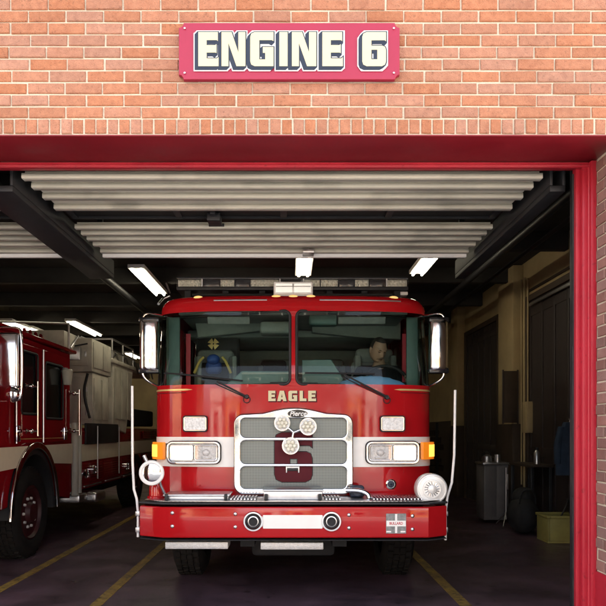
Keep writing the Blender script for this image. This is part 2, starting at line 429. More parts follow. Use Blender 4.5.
def frame_set(x0, x1):
    """steel soffit, header and moulded jambs of one bay"""
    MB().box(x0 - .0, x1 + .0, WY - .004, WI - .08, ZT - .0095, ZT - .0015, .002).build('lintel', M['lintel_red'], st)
    h = MB()
    h.box(x0 + .035, x1 - .035, WI - .085, WI - .050, ZT - .043, ZT - .012, .004)
    h.box(x0 + .036, x1 - .036, WI - .049, WI + .012, ZT - .027, ZT - .012, .003)
    h.cyl((x0 + .036, WI - .087, ZT - .034), (x1 - .036, WI - .087, ZT - .034), .005, seg=10)
    h.build('door_header', M['door_red'], st)
    for xx, n in ((x0, 1), (x1, -1)):
        j = MB()
        zt = ZT - .013
        def bx(a, c, y0, y1, z1=zt, bv=.004): j.box(min(xx + n * a, xx + n * c), max(xx + n * a, xx + n * c), y0, y1, 0, z1, bv)
        bx(.002, .036, WI - .115, WI - .01)
        bx(.035, .074, WI - .082, WI - .008)
        bx(.073, .100, WI - .050, WI + .004, zt - .014)
        j.cyl((xx + n * .037, WI - .084, 0), (xx + n * .037, WI - .084, zt - .03), .007, seg=12)
        j.build('door_jamb', M['door_red'], st)
        g = MB(); g.box(min(xx - n * .003, xx + n * .012), max(xx - n * .003, xx + n * .012), WY - .012, WI - .10, 0, .655, .004)
        g.box(min(xx - n * .24, xx + n * .012), max(xx - n * .24, xx + n * .012), WY - .024, WY - .004, 0, .655, .004)
        g.build('corner_guard', M['door_red'], st)
        s_ = MB(); rr = random.Random(3)
        z = .02
        while z < zt - .08:
            q = rr.uniform(.05, .16); wv = rr.uniform(.001, .006)
            s_.box(min(xx + n * .0985, xx + n * (.1035 + wv)), max(xx + n * .0985, xx + n * (.1035 + wv)), WI - .022, WI - .004, z, z + q + .004, .001, 1)
            z += q
        s_.build('weather_strip', M['black'], st)
frame_set(XL, XR); frame_set(LX0, LX1)

CZ = 4.35
MB().box(3.98, 4.6, WI + .002, 24.1, -.05, 5.39).build('side_wall', M['tan'], st, 0)
MB().box(-7.75, -7.5, WI + .002, 24.1, -.05, 5.39).build('side_wall', M['tan'], st, 0)
bw = MB(); bw.box(-7.5, 3.98, 23.9, 24.1, -.05, 5.39); bw.build('back_wall', M['tan'], st, 0)
MB().box(-7.7, 4.2, WI + .002, 24.1, CZ, CZ + .15).build('ceiling', M['ceil'], st, 0)
MB().box(-7.75, 4.6, WI + .001, 24.3, 5.40, 5.58).build('roof', M['steel_dark'], st, 0)
MB().box(-7.6, 4.2, WI + .003, WI + .02, ZT + .02, CZ - .002).build('inner_lining', M['ceil'], st, 0)
for k in range(9):
    y = 5.2 + k * 2.1
    MB().box(-7.49, 3.97, y, y + .14, CZ - .26, CZ - .003, .01).build('ceiling_beam', M['ceil'], st)
for y0, y1 in ((11.25, 12.05), (15.0, 15.6), (19, 19.6)):
    MB().box(3.80, 3.979, y0, y1, 0, CZ - .02, .012).build('pilaster', M['tan'], st)
    MB().box(3.788, 3.9795, y0 - .012, y1 + .012, 0, 1.62, .006).build('wainscot', M['brown'], st)
MB().tube([(3.90, 10.98, .3), (3.90, 10.98, 3.2), (3.90, 10.98, CZ - .3)], .022).build('conduit', M['tan'], st)
MB().tube([(3.90, 11.12, .6), (3.90, 11.12, CZ - .3)], .013).build('conduit', M['tan'], st)
for y0, y1 in ((4.2, 8.19), (10.96, 11.24), (12.06, 12.39), (14.81, 14.99), (15.61, 18.9)):
    MB().box(3.955, 3.979, y0, y1, 0, 1.75, .006).build('wainscot', M['brown'], st)
MB().box(3.95, 3.979, 4.3, 11.0, 3.80, 3.84, .006).build('picture_rail', M['brown'], st)

for xq, zq, rq in ((2.9, 3.95, .05), (3.3, 4.0, .03), (-2.9, 3.9, .06)):
    MB().tube([(xq, WI + .1, zq), (xq, 23.8, zq)], rq).build('ceiling_pipe', M['steel_dark'], st)
# side doors (tall dark panelled doors in the right-hand wall)
def side_door(y0, y1, zt, label, rail):
    t = thing('side_door', (3.97, (y0 + y1) / 2, 0), label, 'door', 'tall dark doors in the side wall')
    f = MB()
    f.box(3.90, 3.978, y0 - .1, y0, 0, zt + .1, .008).box(3.90, 3.978, y1, y1 + .1, 0, zt + .1, .008).box(3.90, 3.978, y0 + .001, y1 - .001, zt, zt + .1, .008)
    f.build('frame', M['brown'], t)
    n = 5
    p = MB(); p.box(3.94, 3.977, y0 + .002, y1 - .002, .02, zt - .002)
    for k in range(n + 1):
        y = y0 + .02 + (y1 - y0 - .12) * k / n
        p.box(3.925, 3.945, y, y + .08, .04, zt - .02, .005)
    for z in (.1, 1.1, zt - .25): p.box(3.926, 3.944, y0 + .01, y1 - .01, z, z + .14, .005)
    p.build('leaf', M['door_dark'], t)
    if rail: MB().box(3.87, 3.90, y0 + .05, y1 - .15, zt - .10, zt - .055, .006).build('track_rail', M['satin'], t)
    MB().cyl((3.91, y0 + .12, 1.0), (3.86, y0 + .12, 1.0), .015).sphere((3.85, y0 + .12, 1.0), .03).build('handle', M['satin'], t)
side_door(8.3, 10.85, 3.62, 'tall dark panelled door nearest the red jamb, pale rail along its head', True)
side_door(12.5, 14.7, 3.60, 'tall dark panelled door further back beyond the tan pilaster', False)

# ------------------------------------------------------------------ sign
G = {
 'E': ([[(0, 0), (0, 1), (.60, 1), (.60, .70), (.55, .745), (.27, .745), (.27, .625), (.50, .625), (.56, .66), (.56, .36), (.51, .39), (.27, .39), (.27, .245), (.56, .245), (.62, .30), (.62, 0)]], .62),
 'N': ([[(0, 0), (0, 1), (.30, 1), (.47, .48), (.47, 1), (.69, 1), (.69, 0), (.42, 0), (.215, .60), (.215, 0)]], .69),
 'G': ([[(.13, 0), (.03, .05), (0, .15), (0, .85), (.03, .95), (.13, 1), (.66, 1), (.66, .71), (.60, .745), (.27, .745), (.27, .215), (.41, .215), (.41, .38), (.345, .38), (.345, .57), (.66, .57), (.66, 0)]], .66),
 'I': ([[(0, 0), (0, 1), (.255, 1), (.255, 0)]], .255),
 '6': ([[(.13, 0), (.03, .05), (0, .15), (0, .85), (.03, .95), (.13, 1), (.67, 1), (.67, .70), (.62, .74), (.27, .74), (.27, .61), (.56, .61), (.64, .57), (.67, .48), (.67, .14), (.64, .05), (.55, 0)],
        [(.27, .22), (.41, .22), (.41, .47), (.27, .47)]], .67),
 'A': ([[(0, 0), (.22, 1), (.56, 1), (.78, 0), (.50, 0), (.47, .17), (.31, .17), (.28, 0)], [(.335, .37), (.445, .37), (.39, .70)]], .78),
 'L': ([[(0, 0), (0, 1), (.28, 1), (.28, .26), (.58, .26), (.58, 0)]], .58),
}
def glyph(ch, x0, x1, z0, z1):
    sp, w_ = G[ch]
    return [[(x0 + (x1 - x0) * u / w_, z0 + (z1 - z0) * v) for u, v in s_] for s_ in sp]
SY = WY - .03
sg = thing('station_sign', ((X(289, SY)), SY, Z(52, SY)), 'long crimson sign board with clipped corners reading ENGINE 6 on the brick wall', 'sign')
x0, x1, z0, z1 = X(179, SY), X(399.5, SY), Z(80, SY), Z(23.5, SY)
r = .026
def scallop():
    pts = []
    for cx, cz, a0 in ((x0, z0, 0), (x0, z1, 270), (x1, z1, 180), (x1, z0, 90)):
        for k in range(7):
            a = R(a0 + 90 * k / 6); pts.append((cx + r * math.cos(a), cz + r * math.sin(a)))
    return pts
MB().plate([scallop()], .03, .004, front(WY - .022)).build('board', M['sign_red'], sg)
letters = [('E', 198.3, 219.3), ('N', 221.5, 246), ('G', 250, 274), ('I', 279, 288), ('N', 291.5, 316.5), ('E', 321.8, 343), ('6', 361.5, 386)]
yf = WY - .042
lo = MB(); ls = MB()
za, zb = Z(68.3, SY), Z(33.5, SY)
for li, (ch, a, c) in enumerate(letters):
    gl = glyph(ch, X(a, SY), X(c, SY), za, zb)
    px1 = SY / FX; e_ = .00006 * li
    for k in range(6):
        sh = [[(u - .55 * px1 * k, v - .5 * px1 * k) for u, v in s_] for s_ in gl]
        ls.plate(sh, .0003, 0, front(yf - .0010 - .0005 * (5 - k) - e_), offset=.0035)
    hull = {'E': 'rect', 'I': 'rect', 'G': 'round', '6': 'round'}.get(ch)
    ua, ub = X(a, SY), X(c, SY)
    hl = gl if hull is None else [[(ua, za), (ua, zb), (ub, zb), (ub, za)]] if hull == 'rect' else [[(ua + .016, za), (ua, za + .022), (ua, zb - .022), (ua + .016, zb), (ub, zb), (ub, za + .012), (ub - .010, za)]]
    for k in (0, 2, 4, 5):
        sh = [[(u - .55 * px1 * k, v - .5 * px1 * k) for u, v in s_] for s_ in hl]
        lo.plate(sh, .0002, 0, front(yf - .0002 - .00002 * k - .1 * e_), offset=.009)
lo.build('letter_outline', M['white'], sg, 0)
ls.build('letter_shadow', M['slate'], sg, 0)
for ch, a, c in letters:
    MB().plate(glyph(ch, X(a, SY), X(c, SY), za, zb), .0014, .0003, front(yf - .0052), offset=-.0022).build('letter', M['cream'], sg, 0)

for px, py in ((185, 29.5), (393.5, 29.5), (185, 74), (393.5, 74)): MB().sphere((X(px, SY), yf - .001, Z(py, SY)), .006, (1, .5, 1), 10).build('screw', M['satin'], sg)
# ------------------------------------------------------------------ overhead doors and their tracks
def overhead_door(x0, x1, label, name='overhead_door'):
    t = thing(name, ((x0 + x1) / 2, 4.2, 3.0), label, 'overhead door', 'raised overhead doors')
    zb = 3.10
    s1 = [4.20, 4.36, 4.55, 4.77]; s2 = [5.23, 5.39, 5.54, 5.71, 5.93]
    for ys in (s1, s2):
        p = MB()
        for y in ys:      # a rolled rib standing down from the flat door skin
            prof = [(y + .07, zb + .034), (y - .022, zb + .034), (y - .025, zb + .004), (y - .020, zb), (y + .03, zb), (y + .045, zb + .02)]
            p.plate([prof], x1 - x0, 0, lambda u, v, w_: Vector(((x0 + x1) / 2 + w_, u, v)))
        p.box(x0 + .006, x1 - .006, ys[0] + .02, ys[-1] + .1, zb + .0345, zb + .060)
        p.build('ribbed_section', M['door_panel'], t, 0)
    MB().plate([[(6.02, zb + .06), (5.985, zb + .045), (5.985, zb - .022), (6.03, zb - .022), (6.05, zb + .06)]], x1 - x0, 0, lambda u, v, w_: Vector(((x0 + x1) / 2 + w_, u, v))).build('bright_edge_rail', M['white'], t, 0)  # added white rail, the brightness of the lit door edge put into its colour
    wn = MB(); wn.box(x0, x1, 4.91, 4.95, zb + .06, zb + .10).box(x0, x1, 5.15, 5.18, zb + .06, zb + .10)
    n = 4
    for k in range(n + 1):
        xx = x0 + (x1 - x0 - .05) * k / n; wn.box(xx, xx + .05, 4.951, 5.149, zb + .062, zb + .098)
    wn.build('window_frame', M['steel_dark'], t)
    MB().box(x0 + .05, x1 - .05, 4.952, 5.148, zb + .075, zb + .085).build('window_pane', M['smoke_matt'], t)  # near-black matt pane filling the band between the ribbed sections
    for k, fx in enumerate((.34, .40)):
        hx = x0 + (x1 - x0) * fx
        hb = MB(); hb.box(hx - .05, hx + .05, 4.98, 5.12, zb - .01, zb + .05, .006).box(hx - .02, hx + .02, 4.92, 5.24, zb + .02, zb + .04, .004).cyl((hx - .06, 5.19, zb + .02), (hx + .06, 5.19, zb + .02), .012)
        hb.build('hinge', M['steel_dark'], t)
        break
    for hx, y in ((x0 + (x1 - x0) * .275, 4.28), (x0 + (x1 - x0) * .34, 5.46), (x0 + (x1 - x0) * .62, 4.62)):
        MB().box(hx - .05, hx + .05, y - .03, y + .02, zb + .04, zb + .065, .004).build('hinge', M['steel_dark'], t)
    hx = x0 + (x1 - x0) * .565
    MB().box(hx - .05, hx + .05, 5.84, 6.0, zb - .02, zb + .012, .005).cyl((hx, 5.9, zb), (hx, 5.9, zb + .35), .006).build('lift_handle', M['satin'], t)
    return t
overhead_door(-1.70, 1.60, 'cream ribbed overhead door raised flat above the front fire engine')
overhead_door(-5.9, -2.06, 'cream ribbed overhead door raised in the far left bay, only its end in view')

def track(x, wd, label):
    t = thing('door_track', (x, 5, 3), label, 'door track', 'overhead door tracks')
    y1 = 6.6
    MB().box(x - wd / 2, x + wd / 2, WI + .09, y1, 3.02, 3.06, .006).box(x - wd / 2, x - wd / 2 + .02, WI + .09, y1, 3.06, 3.20, .004).box(x + wd / 2 - .02, x + wd / 2, WI + .09, y1, 3.06, 3.20, .004).build('rail', M['steel_dark'], t)
    for y in (5.0, y1 - .08): MB().box(x - .025, x + .025, y, y + .05, 3.20, CZ - .01, .004).build('hanger', M['steel_dark'], t)
    xu = x - .1 if x < 0 else x + .10
    MB().box(xu - .03, xu + .03, WI + .03, WI + .08, .0, 3.25, .005).build('upright', M['steel_dark'], t)
track(-1.88, .24, 'wide dark steel track between the two bays, left of the raised door')
track(1.70, .10, 'narrow dark steel track along the right end of the raised door')

# ------------------------------------------------------------------ fluorescent lights
def lamp(x, y0, y1, z, wd, label):
    t = thing('ceiling_light', (x, (y0 + y1) / 2, z), label, 'light', 'fluorescent ceiling lights')
    MB().box(x - wd / 2, x + wd / 2, y0, y1, z, z + .06, .008).build('housing', M['white'], t)
    for dx in (-.27, .27):
        MB().cyl((x + dx * wd, y0 + .02, z - .02), (x + dx * wd, y1 - .02, z - .02), .019, seg=12).build('tube', M['tube'], t)
    for yh in (y0 + .2, y1 - .2): MB().tube([(x, yh, z + .06), (x, yh, CZ - .001)], .006).build('hanger', M['steel_dark'], t)
LZ = 4.0
def lamp_px(px0, py0, px1, py1, wd, label):
    y0 = FX * (LZ - CH) / (HZ - py1 if py1 < py0 else HZ - py0); y1 = FX * (LZ - CH) / (HZ - (py0 if py1 < py0 else py1))
    xm = (X(px0, min(y0, y1)) + X(px1, max(y0, y1))) / 2
    lamp(xm, min(y0, y1), max(y0, y1), LZ, wd, label)
lamp_px(134, 268, 162, 294, .26, 'lit fluorescent fitting above the left corner of the front engine')
lamp_px(304, 252, 304, 276, .26, 'lit fluorescent fitting hanging just behind the middle of the light bar')
lamp_px(437, 255, 413, 274, .26, 'lit fluorescent fitting above the right corner of the front engine')
lamp_px(68, 321, 100, 335, .26, 'lit fluorescent fitting over the off-white turret of the left truck')
lamp_px(128, 353, 138, 358, .26, 'small distant lit fluorescent fitting beside the left wing mirror')

lamp_px(7, 321, 25, 329, .30, 'lit fluorescent fitting low over the cab roof of the ladder truck, nearest its wing mirror')
lamp_px(28, 328, 40, 333.5, .30, 'short lit fluorescent fitting just above the roof hoses of the ladder truck')

# ------------------------------------------------------------------ front fire engine
EX, EY = .03, 5.35
PXS, DRX = X(213, 6.9), X(379, 6.75)
en = thing('fire_engine', (EX, EY, 0), 'bright red fire engine facing out with EAGLE over its chrome grille', 'fire engine')
CY = 5.86
W0, D0, NN, SLEN = 1.285, .46, 3.3, 2.7
def _outline():
    pts = []
    for k in range(301):
        t = PI / 2 * k / 300
        pts.append((W0 * math.sin(t) ** (2 / NN), D0 * (1 - math.cos(t) ** (2 / NN))))
    S = [0.]
    for a, c in zip(pts, pts[1:]): S.append(S[-1] + math.hypot(c[0] - a[0], c[1] - a[1]))
    return pts, S
_OP, _OS = _outline(); SMAX = _OS[-1]
def outline(s):
    a = abs(s); sg_ = 1 if s >= 0 else -1
    if a >= SMAX: return sg_ * W0, D0 + a - SMAX
    lo_, hi = 0, len(_OS) - 1
    while hi - lo_ > 1:
        m = (lo_ + hi) // 2
        if _OS[m] <= a: lo_ = m
        else: hi = m
    f = (a - _OS[lo_]) / max(1e-9, _OS[hi] - _OS[lo_])
    p, q = _OP[lo_], _OP[hi]
    return sg_ * (p[0] + (q[0] - p[0]) * f), p[1] + (q[1] - p[1]) * f
ZB, ZW0, ZW1 = .80, 1.915, 2.585
def cabF(s, z, off=0.):
    def P(s_, z_):
        x, y = outline(s_)
        k = max(0., min(1.2, (z_ - 1.88) / .7)); k = k * k * (3 - 2 * k) if k < 1 else 1 + (k - 1) * .5
        return Vector((EX + x * (1 - .022 * k), CY + y + .10 * k * max(0, 1 - y / 1.2), z_))
    p = P(s, z)
    if off:
        e = 2e-3
        du = P(s + e, z) - P(s - e, z); dv = P(s, z + e) - P(s, z - e)
        p = p - off * dv.cross(du).normalized() * -1 if False else p + off * du.cross(dv).normalized()
    return p
def s_px(px, z=1.4):
    best = None
    for k in range(-360, 361):
        s_ = SMAX * 1.1 * k / 360
        p = cabF(s_, z); q = CX0 + p.x * FX / p.y
        if best is None or abs(q - px) < best[0]: best = (abs(q - px), s_)
    return best[1]
def z_py(py): return Z(py, CY + .01)

def wrap(name, splines, m, parent, off=0., ds=.06, dz=.08, thick=0., smooth=True):
    me0 = fill2d(splines)
    bm = bmesh.new(); bm.from_mesh(me0); bpy.data.meshes.remove(me0)
    us = [v.co.x for v in bm.verts]; vs = [v.co.y for v in bm.verts]
    def cuts(lo_, hi, st_, no):
        u = math.ceil(lo_ / st_) * st_
        while u < hi - 1e-5:
            c = Vector((u, 0, 0)) if no.x else Vector((0, u, 0))
            bmesh.ops.bisect_plane(bm, geom=bm.verts[:] + bm.edges[:] + bm.faces[:], plane_co=c, plane_no=no); u += st_
    cuts(min(us), max(us), ds, Vector((1, 0, 0))); cuts(min(vs), max(vs), dz, Vector((0, 1, 0)))
    par = [(v.co.x, v.co.y) for v in bm.verts]
    e = 2e-3; nrm = []
    for v, (u, q) in zip(bm.verts, par):
        v.co = cabF(u, q, off)
        nrm.append((cabF(u + e, q) - cabF(u - e, q)).cross(cabF(u, q + e) - cabF(u, q - e)).normalized())
    rl = root_loc(parent)
    bmesh.ops.translate(bm, vec=-rl, verts=bm.verts)
    bm.normal_update()
    for f in bm.faces:
        if f.normal.dot(nrm[f.verts[0].index]) < 0: f.normal_flip()
    me = bpy.data.meshes.new(name); bm.to_mesh(me); bm.free()
    me.materials.append(m)
    o = bpy.data.objects.new(name, me); COL.objects.link(o); o.parent = parent
    for p in me.polygons: p.use_smooth = True
    if thick:
        md = o.modifiers.new('thick', 'SOLIDIFY'); md.thickness = thick; md.offset = -1
    else:
        me.normals_split_custom_set_from_vertices(nrm)
    return o

SA, SB = s_px(296.5, 2.2) - s_px(293.5, 2.2) + .0, abs(s_px(163.5, 2.2))
SB = (SB + abs(s_px(425.5, 2.2))) / 2
SA = .030
STOT = SMAX + SLEN - D0
wl = rrect(-SB, -SA, ZW0, ZW1, .055); wr = rrect(SA, SB, ZW0, ZW1, .055)
def srect(y0, y1, z0_, z1_, sgn, r_=.05):   # side opening by distance back along the flank
    a, c = SMAX + y0, SMAX + y1
    return rrect(min(sgn * a, sgn * c), max(sgn * a, sgn * c), z0_, z1_, r_)
side_w = [srect(.10, .78, 1.86, 2.50, sg_) for sg_ in (-1, 1)]
side_w2 = [srect(1.15, 1.85, 1.86, 2.50, sg_) for sg_ in (-1, 1)]
# outline with a wheel arch on each flank
def arch(sgn):
    pts = []; c = SMAX + .72
    for k in range(13):
        a = PI * k / 12; pts.append((sgn * (c - .62 * math.cos(a)), .80 + .42 * math.sin(a)))
    return pts
outl = [(-STOT, .8), (-STOT, ZW1 + .045), (STOT, ZW1 + .045), (STOT, .8)] + arch(1)[::-1] + arch(-1)
body = wrap('cab_body', [outl, wl, wr] + side_w + side_w2, M['red'], en, ds=.05, dz=.07)
# roof: brow rolling back from the top of the windscreen
rf = MB(); NS = 96
rows = [(0, 0), (.025, .004), (.055, .018), (.085, .045), (.108, .085), (.122, .14), (.130, .22), (.134, .34), (.137, .60)]
grid = []
for dz_, ins in rows:
    ring = []
    for k in range(NS + 1):
        s_ = -STOT + 2 * STOT * k / NS
        # denser sampling on the front
        s_ = math.copysign(abs(2 * k / NS - 1) ** 1.25, 2 * k / NS - 1) * STOT
        p = cabF(s_, ZW1 + .045)
        c = Vector((EX, CY + 1.5, 0)); n_ = Vector((p.x - EX, 0, 0)); 
        e = 2e-3
        nn = (cabF(s_ + e, ZW1) - cabF(s_ - e, ZW1)).cross(Vector((0, 0, 1))).normalized()
        q = p - nn * ins; q.z = ZW1 + .045 + dz_
        ring.append(rf.bm.verts.new(q))
    grid.append(ring)
for a, c in zip(grid, grid[1:]):
    for k in range(NS): rf.bm.faces.new((a[k], a[k + 1], c[k + 1], c[k]))
top = grid[-1]
for k in range(NS // 2): rf.bm.faces.new((top[k], top[k + 1], top[NS - k - 1], top[NS - k])) if k + 1 < NS - k - 1 else rf.bm.faces.new((top[k], top[k + 1], top[NS - k]))
bmesh.ops.recalc_face_normals(rf.bm, faces=rf.bm.faces[:])
rf.build('roof', M['red'], en, 60)
# glazing and rubber
for k, wv in enumerate((wl, wr)):
    g_ = wrap('windshield', [[(u, v) for u, v in wv]], M['glass'], en, off=-.006)
    path = [cabF(u, v, .004) for u, v in wv]
    MB().tube(path, .013, 8, True).build('gasket', M['black'], g_)
for wv in side_w + side_w2:
    g_ = wrap('side_window', [wv], M['glass_side'], en, off=-.006)
    MB().tube([cabF(u, v, .003) for u, v in wv], .012, 8, True).build('gasket', M['black'], g_)
for sgn in (-1, 1):   # front doors: outline groove and handle
    a0, a1 = sgn * (SMAX + .02), sgn * (SMAX + .92)
    dp = [cabF(u, v, .002) for u, v in rrect(min(a0, a1), max(a0, a1), 1.24, 2.58, .05)]
    dr = MB().tube(dp, .006, 6, True).build('door_seam', M['black'], en)
    pp = cabF(sgn * (SMAX + .8), 1.6)
    MB().box(pp.x - .02, pp.x + .02, pp.y - .08, pp.y + .08, 1.56, 1.64, .01).build('door_handle', M['chrome'], en)
# cab floor, rear bulkhead and pump body
MB().box(EX - 1.20, EX + 1.20, 6.36, 8.5, .62, .80).box(DRX - .35, DRX + .35, 6.16, 6.7, .81, 1.02, .01).box(EX - .9, EX + .9, 5.98, 6.37, .70, .80).build('cab_floor', M['dark'], en)
MB().box(EX - 1.255, EX + 1.255, 8.56, 13.6, .62, 2.72, .03).build('pump_body', M['red2'], en)
MB().box(EX - 1.23, EX + 1.23, 8.46, 8.555, .80, 2.70, .01).build('rear_bulkhead', M['cab_grey'], en)
MB().box(EX - .45, EX - .33, 5.6, 13.4, .52, .68).box(EX + .33, EX + .45, 5.6, 13.4, .52, .68).box(EX - .38, EX + .38, 6.0, 6.9, .36, .60, .04).cyl((EX - 1.0, 7.04, .5), (EX + 1.0, 7.04, .5), .07).box(EX - .5, EX + .5, 6.92, 7.14, .40, .62, .05).build('chassis', M['dark'], en)
def wheel(x, y, sgn, parent, rad=.52, wd=.30):
    prof = [(rad * .60, -wd * .42), (rad * .66, -wd * .5), (rad * .86, -wd * .52), (rad * .96, -wd * .44), (rad, -wd * .36), (rad, wd * .36), (rad * .96, wd * .44), (rad * .86, wd * .52), (rad * .66, wd * .5), (rad * .60, wd * .42)]
    wh = bpy.data.objects.new('wheel', None); COL.objects.link(wh); wh.parent = parent; wh.location = Vector((x, y, rad)) - root_loc(parent)
    t = MB(); t.lathe(prof, (x, y, rad), (sgn, 0, 0), 48)
    for k in range(40):                                   # tread blocks
        a = 2 * PI * k / 40
        for dx in (-.30, -.1, .1, .30):
            aa = a + (PI / 40 if abs(dx) < .2 else 0)
            tb = bmesh.new(); bmesh.ops.create_cube(tb, size=1)
            mt = Matrix.Translation((x, y, rad)) @ Matrix.Rotation(aa, 4, 'X') @ Matrix.Translation((dx * wd, 0, rad + .004)) @ Matrix.Diagonal((wd * .17, rad * .105, .028, 1))
            t._add(tb, mt)
    t.build('tyre', M['tyre'], wh)
    rm = MB(); rm.lathe([(rad * .61, .30 * wd), (rad * .61, .44 * wd), (rad * .57, .46 * wd), (rad * .53, .34 * wd), (rad * .46, .30 * wd), (rad * .40, .33 * wd), (rad * .24, .35 * wd), (rad * .22, .40 * wd), (rad * .2, .52 * wd), (0, .54 * wd)], (x, y, rad), (sgn, 0, 0), 40)
    rm.build('rim', M['rim'], wh)
    for k in range(10):
        lg = MB()
        a = 2 * PI * k / 10
        c = Vector((x + sgn * .33 * wd, y + rad * .325 * math.cos(a), rad + rad * .325 * math.sin(a)))
        lg.cyl(c, c + Vector((sgn * .026, 0, 0)), .019, .015, 8)
        lg.build('lug_nut', M['siren'], wh)
    return wh
for sgn in (-1, 1):
    wheel(EX + sgn * 1.06, 7.04, sgn, en); wheel(EX + sgn * 1.02, 11.6, sgn, en)

# white reflective band, gold pinstripes, name
zb0, zb1 = z_py(467), z_py(437)
wrap('white_band', [rrect(-(SMAX + 1.9), -.48, zb0, zb1, .002, 1)], M['band'], en, off=.003)
wrap('white_band', [rrect(.48, SMAX + 1.9, zb0, zb1, .002, 1)], M['band'], en, off=.003)
for sgn in (-1, 1):
    a, c = s_px(186.5) if sgn < 0 else s_px(400.5), sgn * (SMAX + .9)
    lo_, hi = min(a, c), max(a, c)
    zc = z_py(389.3)
    t_ = .008
    pts = [(lo_, zc - t_), (lo_, zc + t_), (hi, zc + t_), (hi, zc - t_)]
    pts = [(hi + .06, zc), (hi, zc + t_), (lo_, zc + t_), (lo_, zc - t_), (hi, zc - t_)] if sgn < 0 else [(lo_ - .06, zc), (lo_, zc + t_), (hi, zc + t_), (hi, zc - t_), (lo_, zc - t_)]
    wrap('pinstripe', [pts], M['gold'], en, off=.003)
    pts2 = [(lo_, zc - .030), (lo_, zc - .024), (hi, zc - .024), (hi, zc - .030)]
    wrap('pinstripe', [pts2], M['maroon'], en, off=.003)
yE = CY - .001
for ch, a, c in (('E', 268.3, 275.6), ('A', 277.2, 286.6), ('G', 288.4, 297.2), ('L', 299.6, 306.4), ('E', 308.2, 316)):
    g_ = glyph(ch, X(a, CY), X(c, CY), z_py(401.2), z_py(390.8))
    l_ = MB().plate(g_, .003, .0006, front(CY - .0045)).build('name_letter', M['cream'], en, 0)
    MB().plate([[(u + .006, v - .006) for u, v in s_] for s_ in g_], .0015, 0, front(CY - .0013), offset=.004).build('letter_shadow', M['maroon'], l_, 0)

